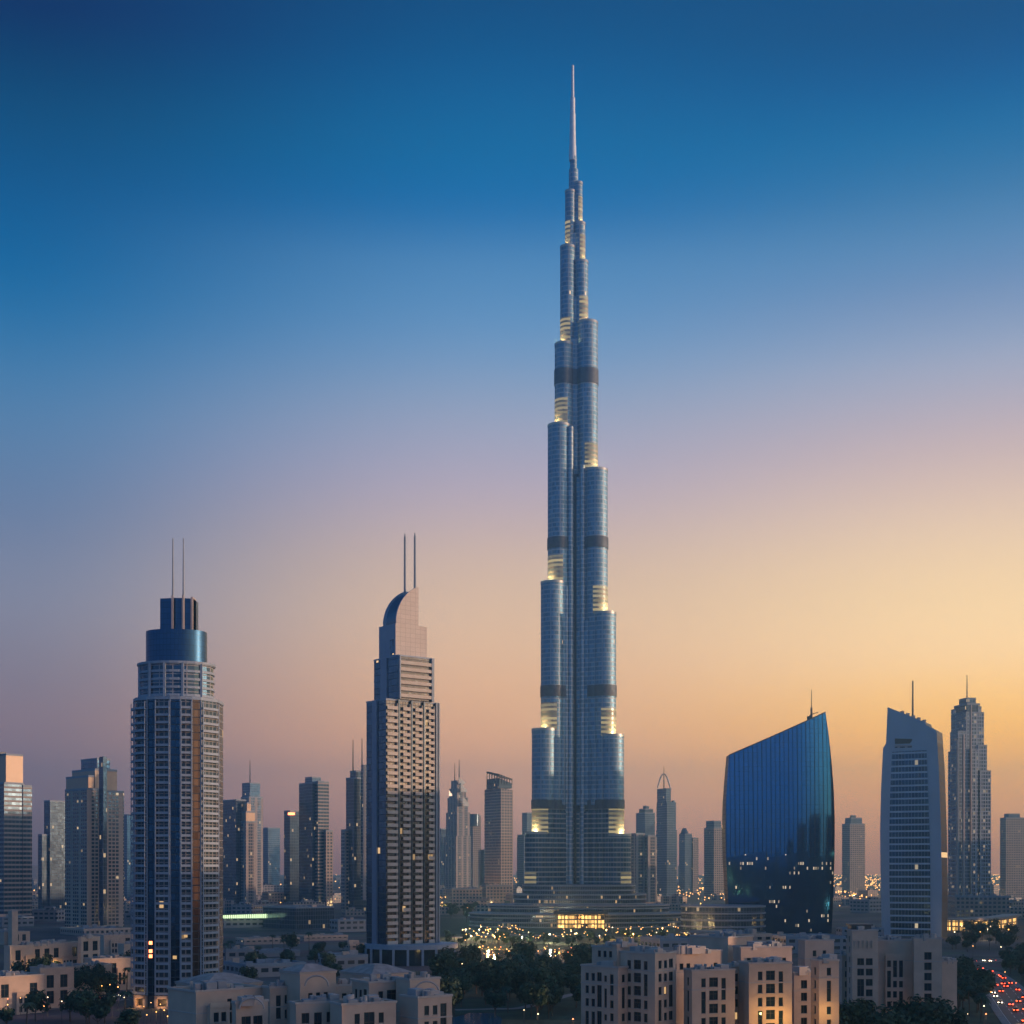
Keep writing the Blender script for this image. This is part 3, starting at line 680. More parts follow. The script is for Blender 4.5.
# ================================================================== slanted concrete framed tower
def build_slanted():
    d = 1130; o = (X(905, d), d); th = R(-28); dr = Vector((math.cos(th), math.sin(th))); bk = Vector((-dr.y, dr.x))
    t = thing('hotel_tower', 'grey concrete framed tower with a slanting top, striped glass front and one mast', 'skyscraper', (o[0], d, 0))
    def pr(px, y):
        k_ = (px - 512) / F; s_ = (X(px, d) - o[0]) / (math.cos(th) - k_ * math.sin(th)); return Vector((s_, Z(y, d + s_ * math.sin(th))))
    def slab(pts, y0, y1, name, mats, parent=t, uvon=True, side=None):
        mb = MB(); n = len(pts); f = [Vector((*(dr * p.x + bk * y0), p.y)) for p in pts]; b = [Vector((*(dr * p.x + bk * y1), p.y)) for p in pts]
        mb.face(f, [(p.x, p.y) for p in pts], 0)
        mb.face(list(reversed(b)), [(p.x, p.y) for p in reversed(pts)], 0)
        for i in range(n):
            j = (i + 1) % n; mb.face([f[i], b[i], b[j], f[j]], [(0, f[i].z), ((b[i] - f[i]).length, f[i].z), ((b[j] - f[j]).length, f[j].z), (0, f[j].z)], side if side is not None else 0)
        return part(name, mb, mats, parent)
    out = [(882, 942), (880.5, 880), (880, 830), (881, 790), (883, 748), (886, 743), (887.5, 707), (925, 722), (926, 725), (936.5, 731), (939, 770), (941, 830), (942, 890), (941.5, 942)]
    frame_m = plain('grey_concrete_frame', (.27, .37, .48), .5, .3, noise=.06, scale=.08)
    side_m = facade('striped_side_wall', FloorH=5.2, BayW=30, Slab=.2, Mull=.0, Wall=(.06, .09, .12), Glass=(.02, .035, .055), GlassMetal=.0, GlassRough=.5, Lit=.004, LitStrength=1)
    slab([pr(x, y) for x, y in out[::-1]], 0, 24, 'frame_wall', [frame_m, side_m], side=1)
    gm = facade('striped_front_glass', FloorH=5.25, BayW=2.6, Slab=.27, Mull=.06, Wall=(.34, .45, .56), WallMetal=.2, Glass=(.03, .09, .16), GlassMetal=.85, Lit=.006, LitStrength=.7, FloorLit=.006, LitColor=(1, .8, .5))
    panel = [(891, 936), (889.5, 880), (889.5, 830), (890.5, 790), (892, 752), (926.5, 750), (928.5, 800), (930, 850), (930.5, 936)]
    slab([pr(x, y) for x, y in panel], -.5, 0.2, 'glass_front', [gm])
    slab([pr(x, y) for x, y in ((895, 744), (895, 738.5), (912.5, 739), (912, 741), (910, 743.5))], -.4, .2, 'sky_opening', [M['frame']])
    slab([pr(x, y) for x, y in ((895, 748), (895, 745.5), (912, 745), (912, 747.5))], -.35, .2, 'lit_terrace', [MF['low2']])
    # side piers
    mb = MB(); p = dr * pr(909, 710).x + bk * 14; mb.cyl(p.x, p.y, .9, Z(722, d), Z(679, d), 8, 0, r1=.6); part('mast', mb, [M['darksteel']], t)
    mb = MB()
    for k in range(5): q = pr(900 + k * 5.5, 712 + k * 2.2); v = dr * q.x + bk * 8; mb.box(v.x, v.y, 2.5, 2.5, q.y - 2, q.y + 1.6)
    part('roof_plant', mb, [M['unit']], t)
build_slanted()

# ================================================================== twin mast tower (left)
def balcony_mb(w, fh, dep=1.1, frame=True):
    mb = MB()
    mb.box(0, -dep / 2, w, dep + .2, 0, .28, 0)                 # slab
    mb.box(0, -dep, w, .14, .28, .95, 0)                       # parapet
    if frame:
        for s in (-1, 1): mb.box(s * (w / 2 - .16), -dep - .02, .34, .3, 0, fh, 0)
    return mb
def build_twin_mast():
    d = 560; k = d / F; o = (X(176.5, d), d)
    t = thing('apartment_tower', 'tall round fronted apartment tower with stacked balconies, blue drum top and twin masts', 'skyscraper', (o[0], d, 0))
    hw = 41.4 * k; dep = 12.5
    def pp(px, s=1.0, dd=dep):
        u = max(-1, min(1, (px - 176.5) / 44.8)); a = math.acos(u)
        return (u * hw * s, -dd * s * (math.sin(a)) ** .8)
    edges = [132, 138.5, 152.5, 162, 178, 188.5, 200, 208.5, 221.2]
    gm = facade('navy_glass_strip', FloorH=3, BayW=1.8, Slab=.14, Mull=.10, Wall=(.03, .05, .08), WallMetal=.5, Glass=(.03, .08, .14), GlassMetal=.9, GlassRough=.1, Lit=.004, LitStrength=.7)
    bm = facade('dim_glass_behind_balconies', FloorH=3, BayW=2.1, Slab=.12, Mull=.22, Wall=(.2, .2, .22), Glass=(.04, .07, .1), GlassMetal=.6, GlassRough=.25, Lit=.006, LitStrength=.7)
    pts = [pp(e) for e in edges]
    z0, z1 = Z(993, d), Z(703, d)
    body = MB(); P = pts + [(hw, 10), (hw * .6, 17), (-hw * .6, 17), (-hw, 10)]
    u = 0
    for i in range(len(P)):
        a, b = P[i], P[(i + 1) % len(P)]; ln = math.hypot(a[0] - b[0], a[1] - b[1])
        m_ = 3 if i == 6 else 0 if i in (2, 4) else 1
        body.face([(a[0], a[1], z0), (b[0], b[1], z0), (b[0], b[1], z1), (a[0], a[1], z1)], [(u, z0), (u + ln, z0), (u + ln, z1), (u, z1)], m_); u += ln
    body.face([(p[0], p[1], z1) for p in P], None, 2)
    part('shaft', body, [gm, bm, M['roof'], facade('sunset_tint_glass_strip', FloorH=3, BayW=1.8, Slab=.14, Mull=.10, Wall=(.06, .06, .07), WallMetal=.5, Glass=(.13, .105, .085), GlassMetal=.9, GlassRough=.14, Lit=.0)], t)  # last glass is tinted gold to paint the sunset reflection on one strip
    for i_, py_ in ((2, 943), (2, 951), (2, 956), (4, 957), (5, 936)):  # small emissive panes paint the orange glints reflected in the glass
        a_, b_ = Vector(pts[i_]), Vector(pts[i_ + 1]); c_ = a_ * .55 + b_ * .45; q_ = MB(); q_.box(c_.x, c_.y - .12, 1.5, .1, Z(py_, d), Z(py_, d) + 1.3); part('glint_pane', q_, [M['lampr'] if i_ == 2 else M['panelit']], t)
    fh = 2.95; nf = int((z1 - z0) / fh); items = []
    for i in (0, 1, 3, 5, 7):
        a, b = Vector(pts[i]), Vector(pts[i + 1]); w = (b - a).length - .15; ang = math.atan2((b - a).y, (b - a).x)
        pr_ = balcony_mb(w, fh)
        for f in range(nf):
            z = z0 + .3 + f * fh
            mx = Matrix.Translation((*((a + b) / 2), z)) @ Matrix.Rotation(ang, 4, 'Z')
            items.append((w * 10 + f * .01, pr_, [M['balc']], mx))
    many(t, 'balcony', items, 100)
    for i in (2, 3, 4, 5, 6, 7):      # pale edge lines along the glass strips
        mb = MB(); mb.box(pts[i][0], pts[i][1] - .1, .45, .5, z0, z1 + .6, 0); part('pilaster', mb, [M['balc']], t)
    # cornice, upper storeys, drum and crown
    def ring(s, za, zb, n=28, out=0.0):
        return [(math.cos(a) * (hw * s + out), (math.sin(a) * (dep * s + out)) if math.sin(a) < 0 else math.sin(a) * (15 * s)) for a in [2 * math.pi * q / n for q in range(n)]]
    mb = MB(); mb.prism([(x * 1.02, y * 1.04) for x, y in P], z1 + .01, z1 + 1.2, 0, bottom=True); part('cornice', mb, [M['balc']], t)
    zu = Z(667, d); s1 = 39.5 / 44.8
    um = facade('upper_glass', FloorH=3.45, BayW=5.4, Slab=.1, Mull=.08, Wall=(.3, .3, .33), Glass=(.05, .1, .16), GlassMetal=.7, Lit=.02, LitStrength=.6)
    mb = MB(); mb.prism(ring(s1, 0, 0), z1 + 1.2, zu, 0, 1); up = part('upper_storeys', mb, [um, M['roof']], t)
    for f in range(5):
        z = z1 + 1.5 + f * 3.15; mb = MB(); mb.prism(ring(s1, 0, 0, out=.5), z, z + .95, 0, bottom=True); part('floor_band', mb, [M['balc']], t)
    for a in (200, 236, 262, 290, 322):
        x, y = math.cos(R(a)) * hw * s1, math.sin(R(a)) * dep * s1; mb = MB(); mb.box(x, y - .4, .9, .9, z1 + 1.2, zu + .4); part('pilaster', mb, [M['balc']], t)
    mb = MB(); mb.prism(ring(s1, 0, 0, out=.9), zu + .01, zu + .9, 0, bottom=True); part('cornice', mb, [M['balc']], t)
    dm = facade('blue_drum_glass', FloorH=2.2, BayW=1.5, Slab=.05, Mull=.05, Wall=(.05, .1, .16), WallMetal=.6, WallRough=.2, Glass=(.03, .09, .19), GlassMetal=.9, GlassRough=.36, Vary=.15, Lit=0.0, Tilt=.004)
    zd = Z(632.5, d); mb = MB(); mb.prism(ring(32.6 / 44.8, 0, 0, 40), zu + .9, zd, 0, 1, smooth=True); part('drum', mb, [dm, M['roof']], t)
    zc = Z(600, d); mb = MB()
    cx0, cx1 = (162 - 176.5) * k, (195 - 176.5) * k; mb.prism([(cx0, -3), ((cx0 + cx1) / 2, -4.6), (cx1, -3), (cx1, 6), (cx0, 6)], zd, zc, 0, 1); part('crown', mb, [dm, M['roof']], t)
    for px in (173, 183.5):
        x = (px + 2.6 - 176.5) * k; mb = MB(); mb.box(x, -5, .7, 1.4, zd, zc + .8, 0); part('crown_fin', mb, [M['trim']], t)
        mb = MB(); mb.cyl(x, -4.4, .46, zc - 1, Z(541, d), 8, 0, r1=.24); part('antenna', mb, [M['steel']], t)
    mb = MB(); x = (194 - 176.5) * k; mb.box(x, -1, .8, 6, zd, zc + .5, 0); part('crown_fin', mb, [M['trim']], t)
    # street level: three lit framed openings
    base = MB(); base.prism([(p[0] * .97, p[1] * .96) for p in P], 0, z0, 0); part('ground_storeys', base, [M['darksteel']], t)
    for i, c_ in ((1, 'lit'), (3, 'lit'), (5, 'dim')):
        a, b = Vector(pts[i]), Vector(pts[i + 1]); ln = (b - a).length; ang = math.atan2((b - a).y, (b - a).x); mb = MB()
        for s in (-1, 1): mb.box(s * (ln / 2 - .5), -.6, 1.0, 1.6, 0, z0, 0)
        mb.box(0, -.6, ln, 1.6, z0 - 1.2, z0, 0); mb.box(0, -.6, ln, 1.6, 0, .8, 0)
        q = part('portal', mb, [M['stonelight']], t); q.matrix_local = Matrix.Translation((*((a + b) / 2), 0)) @ Matrix.Rotation(ang, 4, 'Z')
        if c_ == 'lit':
            l_ = bpy.data.lights.new('portal_lamp', 'POINT'); l_.energy = 380; l_.color = (1, .5, .17); l_.shadow_soft_size = .3
            lo = bpy.data.objects.new('portal_lamp', l_); COL.objects.link(lo); lo.parent = q; lo.location = (0, -2.6, 2.2)
M['balc'] = plain('pale_grey_balcony', (.27, .33, .42), .6, .05, noise=.08, scale=.4)
build_twin_mast()

# ================================================================== curved fin tower (centre left)
def build_curved_fin():
    d = 792; k = d / F; o = (X(403, d), d); TH = 33
    t = thing('apartment_tower', 'slim apartment tower with a curved beige fin on top, gold lit balconies and twin masts', 'skyscraper', (o[0], d, 0))
    gl = facade('navy_corner_glass', FloorH=3.7, BayW=2.4, Slab=.1, Mull=.08, Wall=(.05, .09, .14), WallMetal=.5, Glass=(.05, .13, .22), GlassMetal=.9, GlassRough=.12, Lit=.004, LitStrength=1.5)
    rf = facade('balcony_front', FloorH=3.7, BayW=2.2, Slab=.12, Mull=.12, Wall=(.08, .09, .11), Glass=(.07, .065, .065), GlassMetal=.7, GlassRough=.25, Lit=.012, LitStrength=.6)
    bl = plain('blue_grey_cladding', (.17, .25, .36), .4, .35, noise=.05)
    be = facade('jointed_beige_cladding', FloorH=2.6, BayW=3.4, Slab=.05, Mull=.04, Wall=(.30, .25, .22), Glass=(.56, .48, .43), GlassMetal=0.0, GlassRough=.6, Lit=0.0, Tilt=.0, Vary=.10)
    def block(pn, a, c_, b, y, zb, ml, mr, off=0, rr=None):
        P = loc(quad(a, c_, b, d + off, TH), o); zt = Z(y, d + off); mb = MB(); u = 0
        for i in range(4):
            p, q = P[i], P[(i + 1) % 4]; ln = math.hypot(q[0] - p[0], q[1] - p[1]); m_ = {0: 1, 3: 0}.get(i, 0)
            if i == 3: uu = (ln, 0)
            mb.face([(p[0], p[1], zb), (q[0], q[1], zb), (q[0], q[1], zt), (p[0], p[1], zt)], [(0, zb), (ln, zb), (ln, zt), (0, zt)], m_)
        mb.face([(p[0], p[1], zt) for p in P], None, 2)
        part(pn, mb, [ml, mr, M['roof']], t); return P, zt
    P, zt = block('shaft', 366.5, 386, 438.5, 700, 4, gl, rf)
    fh = 3.7; nf = int((zt - 8) / fh); items = []
    a, b = Vector(P[0]), Vector(P[1]); ln = (b - a).length; dr = (b - a) / ln; nr = Vector((dr.y, -dr.x)); ang = math.atan2(dr.y, dr.x)
    for f0, f1 in ((.005, .20), (.30, .44), (.53, .67), (.79, .90)):
        w = (f1 - f0) * ln; pr_ = balcony_mb(w, fh, 1.3, False)
        q = MB(); q.box(0, -.65, w, 1.5, 0, .3, 0); q.box(0, -1.3, w, .16, .3, 1.95, 0); q.box(w / 2 - .3, -.6, .35, 1.3, .3, fh, 0)
        for f in range(nf):
            z = 8 + f * fh; c_ = a + dr * ln * (f0 + f1) / 2
            items.append((w + f * .001, q, [M['balcw']], Matrix.Translation((c_.x, c_.y, z)) @ Matrix.Rotation(ang, 4, 'Z')))
    many(t, 'balcony', items, 100)
    for f0, f1 in ((.205, .235), (.45, .475), (.685, .71), (.925, .955), (.975, 1.0)):
        p, q = a + dr * ln * f0, a + dr * ln * f1; mb = MB(); mb.prism([(p + nr * 1.5)[:], (q + nr * 1.5)[:], (q - nr * .1)[:], (p - nr * .1)[:]], 4, zt + .7, 0, bottom=True); part('pier', mb, [M['conc'] if f0 > .9 else M['navy']], t)
    # left face: pale vertical blade
    c0, c1 = Vector(P[3]), Vector(P[0]); e = (c1 - c0); n2 = Vector((e.y, -e.x)).normalized()
    for f0, f1, m_ in ((.34, .58, bl),):
        p, q = c0 + e * f0, c0 + e * f1; mb = MB(); mb.prism([(p + n2 * .8)[:], (q + n2 * .8)[:], (q - n2 * .1)[:], (p - n2 * .1)[:]], 4, zt + .7, 0, bottom=True); part('blade', mb, [m_], t)
    mb = MB(); mb.prism([tuple(Vector(p) * 1.0) for p in loc(quad(366, 386, 439.3, d - .4, TH), o)], zt + .01, zt + 1.0, 0, bottom=True); part('cornice', mb, [M['balc']], t)
    P2, z2 = block('upper_block', 374, 398.5, 433, 656, zt + 1, gl, rf, 3)
    a2, b2 = Vector(P2[0]), Vector(P2[1]); l2 = (b2 - a2).length; dr2 = (b2 - a2) / l2; nr2 = Vector((dr2.y, -dr2.x))
    for f in range(6):
        z = zt + 2.2 + f * 3.75; p, q = a2 + dr2 * l2 * .04, a2 + dr2 * l2 * .93; mb = MB()
        mb.prism([(p + nr2 * 1.2)[:], (q + nr2 * 1.2)[:], (q - nr2 * .1)[:], (p - nr2 * .1)[:]], z, z + 1.9, 0, bottom=True); part('balcony_band', mb, [M['balcw']], t)
    for f0, f1 in ((0, .035), (.93, 1.0)):
        p, q = a2 + dr2 * l2 * f0, a2 + dr2 * l2 * f1; mb = MB(); mb.prism([(p + nr2 * 1.4)[:], (q + nr2 * 1.4)[:], (q - nr2 * .1)[:], (p - nr2 * .1)[:]], zt + 1, z2 + .5, 0, bottom=True); part('pier', mb, [M['conc']], t)
    c0, c1 = Vector(P2[3]), Vector(P2[0]); e = c1 - c0; n2 = Vector((e.y, -e.x)).normalized(); p, q = c0 + e * .3, c0 + e * .56
    mb = MB(); mb.prism([(p + n2 * .7)[:], (q + n2 * .7)[:], (q - n2 * .1)[:], (p - n2 * .1)[:]], zt + 1, z2 + .5, 0, bottom=True); part('blade', mb, [bl], t)
    mb = MB(); mb.prism(loc(quad(373.6, 398.5, 433.6, d + 2.6, TH), o), z2 + .01, z2 + .9, 0, bottom=True); part('cornice', mb, [M['balc']], t)
    P3, z3 = block('crown_block', 379, 395.5, 427, 623, z2 + .9, bl, be, 6)
    e0 = Vector(P3[3]); e1 = Vector(P3[0]) - e0; n3 = Vector((e1.y, -e1.x)).normalized(); p, q = e0 + e1 * .68, e0 + e1 * .9
    mb = MB(); mb.prism([(p + n3 * .15)[:], (q + n3 * .15)[:], (q - n3 * .1)[:], (p - n3 * .1)[:]], z2 + 1.5, Z(637, d), 0, bottom=True); part('tall_window', mb, [gl], t)
    # the curved fin: a quarter-sail profile in the plane of the right side, extruded back along the left side
    A = Vector(P3[0]); dr3 = (Vector(P3[1]) - A); L3 = dr3.length; dr3.normalize(); lf = (Vector(P3[3]) - A); lw = lf.length; lf.normalize()
    Lf = (420 - 397) / (427 - 395.5) * L3; zt_ = Z(581, d); prof = [(.6, z3), (Lf, z3), (Lf, zt_)]
    n = 14; am = R(68)
    for i in range(n - 1, 0, -1):
        a_ = i / n * am; prof.append((.3 + (Lf - .3) * (1 - math.cos(a_)) / (1 - math.cos(am)), z3 + (zt_ - z3) * math.sin(a_) / math.sin(am)))
    def sail(nm, off0, off1, sc, mats, z_=0):
        mb = MB(); f = []; b_ = []
        for s_, z in prof:
            s2 = s_ * sc + (1 - sc) * 1; zz = z3 + (z - z3) * sc + z_
            v0 = A + dr3 * s2 + lf * off0; v1 = A + dr3 * s2 + lf * off1; f.append((v0.x, v0.y, zz)); b_.append((v1.x, v1.y, zz))
        uvp = [(s_ * sc, z) for s_, z in prof]; mb.face(f, uvp, 0); mb.face(list(reversed(b_)), uvp[::-1], 0)
        for i in range(len(f)):
            j = (i + 1) % len(f); mb.face([f[j], f[i], b_[i], b_[j]], None, 1, i > 2)
        part(nm, mb, mats, t)
    sail('curved_fin', 0, .9, 1.0, [be, bl]); sail('curved_roof', .9, lw * .62, .93, [bl, dmt]); sail('curved_fin', lw * .62, lw * .8, .965, [bl, bl])
    for px, y, off in ((403, 536, 14), (412.3, 532, 21)):
        mb = MB(); mb.cyl((px - 403) * k, off, .75, z3, Z(y - 5, d), 8, 0, r1=.6); mb.cyl((px - 403) * k, off, .3, Z(y - 5, d), Z(y - 8, d), 6, 0); part('antenna', mb, [M['conc']], t)
    # curved podium with columns
    mb = MB(); cx, cy = (402 - 403) * k + 4, 16; ry = 24; rx = 27
    Q = [(cx + math.cos(a_) * rx, cy + math.sin(a_) * ry) for a_ in [2 * math.pi * i / 40 for i in range(40)]]
    mb.prism([(x * .93, cy + (y - cy) * .93) for x, y in Q], 0, 9, 0); part('podium', mb, [M['pane']], t)
    mb = MB(); mb.prism(Q, 9.01, 11.6, 0, bottom=True); part('podium_roof', mb, [M['balc']], t)
    for i in range(20, 40, 2): mb = MB(); mb.box(Q[i][0] * .985, Q[i][1], 1.3, 1.3, 0, 9); part('column', mb, [M['balc']], t)
M['navy'] = plain('navy_panel', (.03, .05, .08), .35, .5, noise=.1)
M['balcw'] = plain('cream_balcony', (.50, .44, .39), .6, .0, noise=.08, scale=.4)
dmt = plain('curved_blue_roof', (.06, .13, .22), .25, .7, noise=0)
build_curved_fin()

# ================================================================== beige stone complexes near the camera
WIN = {}
def win_mb(w, h, lit=False, arch=False):
    key = (round(w, 1), round(h, 1), arch)
    if key not in WIN:
        mb = MB(); fr = .12
        mb.box(0, .30, w, .05, 0, h, 1)
        for s in (-1, 1): mb.box(s * (w / 2 - fr / 2), .23, fr, .1, 0, h, 0)
        mb.box(0, .23, w - 2 * fr, .1, 0, fr, 0); mb.box(0, .23, w - 2 * fr, .1, h - fr, h, 0)
        if w > 1.3: mb.box(0, .235, .09, .08, fr, h - fr, 0)
        if h > 2.4: mb.box(0, .225, w - 2 * fr, .08, h * .62, h * .62 + .09, 0)
        mb.box(0, -.06, w + .3, .2, -.16, -.003, 2)             # sill
        WIN[key] = mb
    return WIN[key]
def holed(mb, a, b, z0, z1, wins, m=0, rec=.35):
    """Wall from a to b (outside on its right) with real window openings and reveals."""
    a, b = Vector(a), Vector(b); ln = (b - a).length; dr = (b - a) / ln; inn = Vector((-dr.y, dr.x))
    xs = sorted({0, ln, *[x for w in wins for x in (w[0], w[1])]}); zs = sorted({z0, z1, *[z for w in wins for z in (w[2], w[3])]})
    P = lambda s, z, q=0: (a.x + dr.x * s + inn.x * q, a.y + dr.y * s + inn.y * q, z)
    for i in range(len(xs) - 1):
        run = None
        for j in range(len(zs) - 1):
            mx, mz = (xs[i] + xs[i + 1]) / 2, (zs[j] + zs[j + 1]) / 2
            solid = not any(w[0] < mx < w[1] and w[2] < mz < w[3] for w in wins)
            if solid and run is None: run = zs[j]
            if run is not None and (not solid or j == len(zs) - 2):
                e = zs[j + 1] if solid else zs[j]
                mb.face([P(xs[i], run), P(xs[i + 1], run), P(xs[i + 1], e), P(xs[i], e)], [(xs[i], run), (xs[i + 1], run), (xs[i + 1], e), (xs[i], e)], m); run = None
    for x0, x1, y0, y1 in [w[:4] for w in wins]:
        mb.face([P(x0, y0), P(x0, y1), P(x0, y1, rec), P(x0, y0, rec)], None, m); mb.face([P(x1, y1), P(x1, y0), P(x1, y0, rec), P(x1, y1, rec)], None, m)
        mb.face([P(x0, y1), P(x1, y1), P(x1, y1, rec), P(x0, y1, rec)], None, m); mb.face([P(x1, y0), P(x0, y0), P(x0, y0, rec), P(x1, y0, rec)], None, m)
def face_windows(ln, z0, z1, pitch, sp, w, h, top=2.2, rows=None, inset=1.2, kinds=None, rnd=None):
    out = []; n = max(1, int((ln - 2 * inset + sp - w) / sp)); x0 = (ln - (n - 1) * sp) / 2
    r = 0; z = z1 - top - h
    while z > z0 + .6 and (rows is None or r < rows):
        for i in range(n):
            ww, hh = w, h
            if kinds: ww, hh = kinds[(i) % len(kinds)]
            cx = x0 + i * sp; out.append((cx - ww / 2, cx + ww / 2, z, z + hh))
        z -= pitch; r += 1
    out = [q for q in out if q[0] > .2 and q[1] < ln - .2]
    if rows is None:                     # some columns join two storeys into one tall opening
        rr = random.Random(int(ln * 10 + z1)); cols = sorted({round((q[0] + q[1]) / 2, 2) for q in out}); res = []
        for cx in cols:
            col = sorted([q for q in out if abs((q[0] + q[1]) / 2 - cx) < .05], key=lambda q: -q[2]); i = 0
            while i < len(col):
                if i + 1 < len(col) and rr.random() < .16: res.append((col[i][0], col[i][1], col[i + 1][2], col[i][3])); i += 2
                elif False and rr.random() < .05: i += 1
                else: res.append(col[i]); i += 1
        out = res
    return out
def stone_building(name, label, cat, d0, blocks, group=None, matk='stone', cap=100):
    o = (X(sum((b['px'][0] + b['px'][2]) / 2 for b in blocks) / len(blocks), d0), d0)
    t = thing(name, label, cat, (o[0], d0, 0), group); items = []
    rnd = random.Random(hash(label) % 997 if False else len(label) * 7)
    for bk in blocks:
        d = d0 + bk.get('off', 0); th = bk.get('th', 30); W = loc(quad(*bk['px'], d, th), o); z1 = Z(bk['y'], d); z0 = Z(bk['yb'], d) if 'yb' in bk else 0
        wall = MB(); mats = [M[matk], M['roof'], M['trim']]
        for i, side in ((0, 'r'), (3, 'l')):
            a, b = W[i], W[(i + 1) % 4]; ln = math.hypot(b[0] - a[0], b[1] - a[1])
            sp = bk.get('win' + side, bk.get('win'))
            wins = [] if sp in (None, 0) else face_windows(ln, max(z0, bk.get('zmin', 0)), z1, **sp)
            bays = []
            if ln > 14 and wins and z1 - z0 > 14:
                n_ = 1 if ln < 20 else 2
                for q in range(n_):
                    c0 = ln * (q + rnd.uniform(.3, .7)) / n_; hwid = rnd.uniform(2.0, 3.2); zt = z1 - rnd.choice((3.6, 5.2, 7.0)); s0, s1 = max(.6, c0 - hwid), min(ln - .6, c0 + hwid)
                    bays.append((s0, s1, zt)); wins = [w_ for w_ in wins if w_[1] < s0 - .1 or w_[0] > s1 + .1 or w_[2] > zt + .4]
            holed(wall, a, b, z0, z1, wins)
            u_ = (Vector(b) - Vector(a)) / ln; o_ = Vector((u_.y, -u_.x))
            for s0, s1, zt in bays:
                pj = rnd.uniform(.9, 1.6); A_ = Vector(a) + u_ * s0; B_2 = Vector(a) + u_ * s1; A2, B3 = A_ + o_ * pj, B_2 + o_ * pj; bw = face_windows(s1 - s0, z0, zt, 3.3, 1.9, 1.25, 2.1, top=1.3, inset=.35)
                bm_ = MB(); holed(bm_, A2, B3, z0, zt, bw)
                for p_, q_ in ((A_, A2), (B3, B_2)): bm_.face([(p_.x, p_.y, z0), (q_.x, q_.y, z0), (q_.x, q_.y, zt), (p_.x, p_.y, zt)], None, 0)
                bm_.face([(p_.x, p_.y, zt) for p_ in (A_, A2, B3, B_2)], None, 1)
                part('projecting_bay', bm_, mats, t)
                rl = MB(); A4, B4 = A2 + o_ * .12, B3 + o_ * .12; rl.prism([A4[:], B4[:], (B3 - o_ * .1)[:], (A2 - o_ * .1)[:]], zt - .3, zt + .9, 0, bottom=True); part('bay_parapet', rl, [M['stone']], t)
                an_ = math.atan2(u_.y, u_.x)
                for x0, x1, y0, y1 in bw:
                    c_ = A2 + u_ * (x0 + x1) / 2; vis = y0 > Z(1030, d)
                    items.append(((x1 - x0) * (y1 - y0) * (1 if vis else .01), win_mb(x1 - x0, y1 - y0), [M['frame'], M['pane'], M['trim']], Matrix.Translation((c_.x, c_.y, y0)) @ Matrix.Rotation(an_, 4, 'Z')))
            ang = math.atan2(b[1] - a[1], b[0] - a[0]); dr = Vector((math.cos(ang), math.sin(ang)))
            for x0, x1, y0, y1 in wins:
                w, h = x1 - x0, y1 - y0; c_ = Vector(a) + dr * (x0 + x1) / 2
                lit = rnd.random() < bk.get('lit', .008); vis = y0 > Z(1030, d)
                items.append(((w * h if vis else w * h * .01) + rnd.random() * .01, win_mb(w, h), [M['frame'], M['panelit'] if lit else M['pane'], M['trim']], Matrix.Translation((c_.x, c_.y, y0)) @ Matrix.Rotation(ang, 4, 'Z')))
        for i in (1, 2):
            a, b = W[i], W[(i + 1) % 4]; wall.face([(a[0], a[1], z0), (b[0], b[1], z0), (b[0], b[1], z1), (a[0], a[1], z1)], None, 0)
        # parapet ring and sunken roof
        cx = sum(p[0] for p in W) / 4; cy = sum(p[1] for p in W) / 4; sc = lambda p, q: (p[0] + (cx - p[0]) / max(math.hypot(cx - p[0], cy - p[1]), .1) * q, p[1] + (cy - p[1]) / max(math.hypot(cx - p[0], cy - p[1]), .1) * q)
        I = [sc(p, .6) for p in W]
        wall.face([(p[0], p[1], z1 - .9) for p in I], None, 1)
        for i in range(4):
            j = (i + 1) % 4; wall.face([(W[i][0], W[i][1], z1), (W[j][0], W[j][1], z1), (I[j][0], I[j][1], z1), (I[i][0], I[i][1], z1)], None, 0)
            wall.face([(I[j][0], I[j][1], z1 - .9), (I[i][0], I[i][1], z1 - .9), (I[i][0], I[i][1], z1), (I[j][0], I[j][1], z1)], None, 0)
        w = part(bk.get('name', 'wing'), wall, mats, t)
        Q = [sc(p, -.25) for p in W]; cn = MB()
        for i in range(4):
            j = (i + 1) % 4; I2 = [sc(p, .1) for p in W]; cn.prism([Q[i], Q[j], I2[j], I2[i]], z1 - .35, z1 + .12, 0, bottom=True)
        part('cornice', cn, [M['trim'] if matk == 'stone' else M['trim']], w)
        if bk.get('winr') or bk.get('winl'):
            sc_z = z1 - (bk.get('winr') or bk.get('winl')).get('top', 2.2) - (bk.get('winr') or bk.get('winl'))['h'] - .75
            for i, j in ((0, 1), (3, 0)):
                I2 = [sc(p, .2) for p in W]; Q2 = [sc(p, -.12) for p in W]; q2 = MB(); q2.prism([Q2[i], Q2[j], I2[j], I2[i]], sc_z, sc_z + .3, 0, bottom=True); part('string_course', q2, [M['trim']], w)
        if bk.get('hip'):
            hz = bk['hip']; mb = MB(); E_ = [sc(p, -.6) for p in W]; K = [(cx + (p[0] - cx) * .3, cy + (p[1] - cy) * .3) for p in W]
            for i in range(4):
                j = (i + 1) % 4; mb.face([(E_[i][0], E_[i][1], z1 + .15), (E_[j][0], E_[j][1], z1 + .15), (K[j][0], K[j][1], z1 + hz), (K[i][0], K[i][1], z1 + hz)], [(0, 0), (5, 0), (5, 5), (0, 5)], 0)
            mb.face([(p[0], p[1], z1 + hz) for p in K], None, 0); part('hip_roof', mb, [M['tile']], t)
        else:
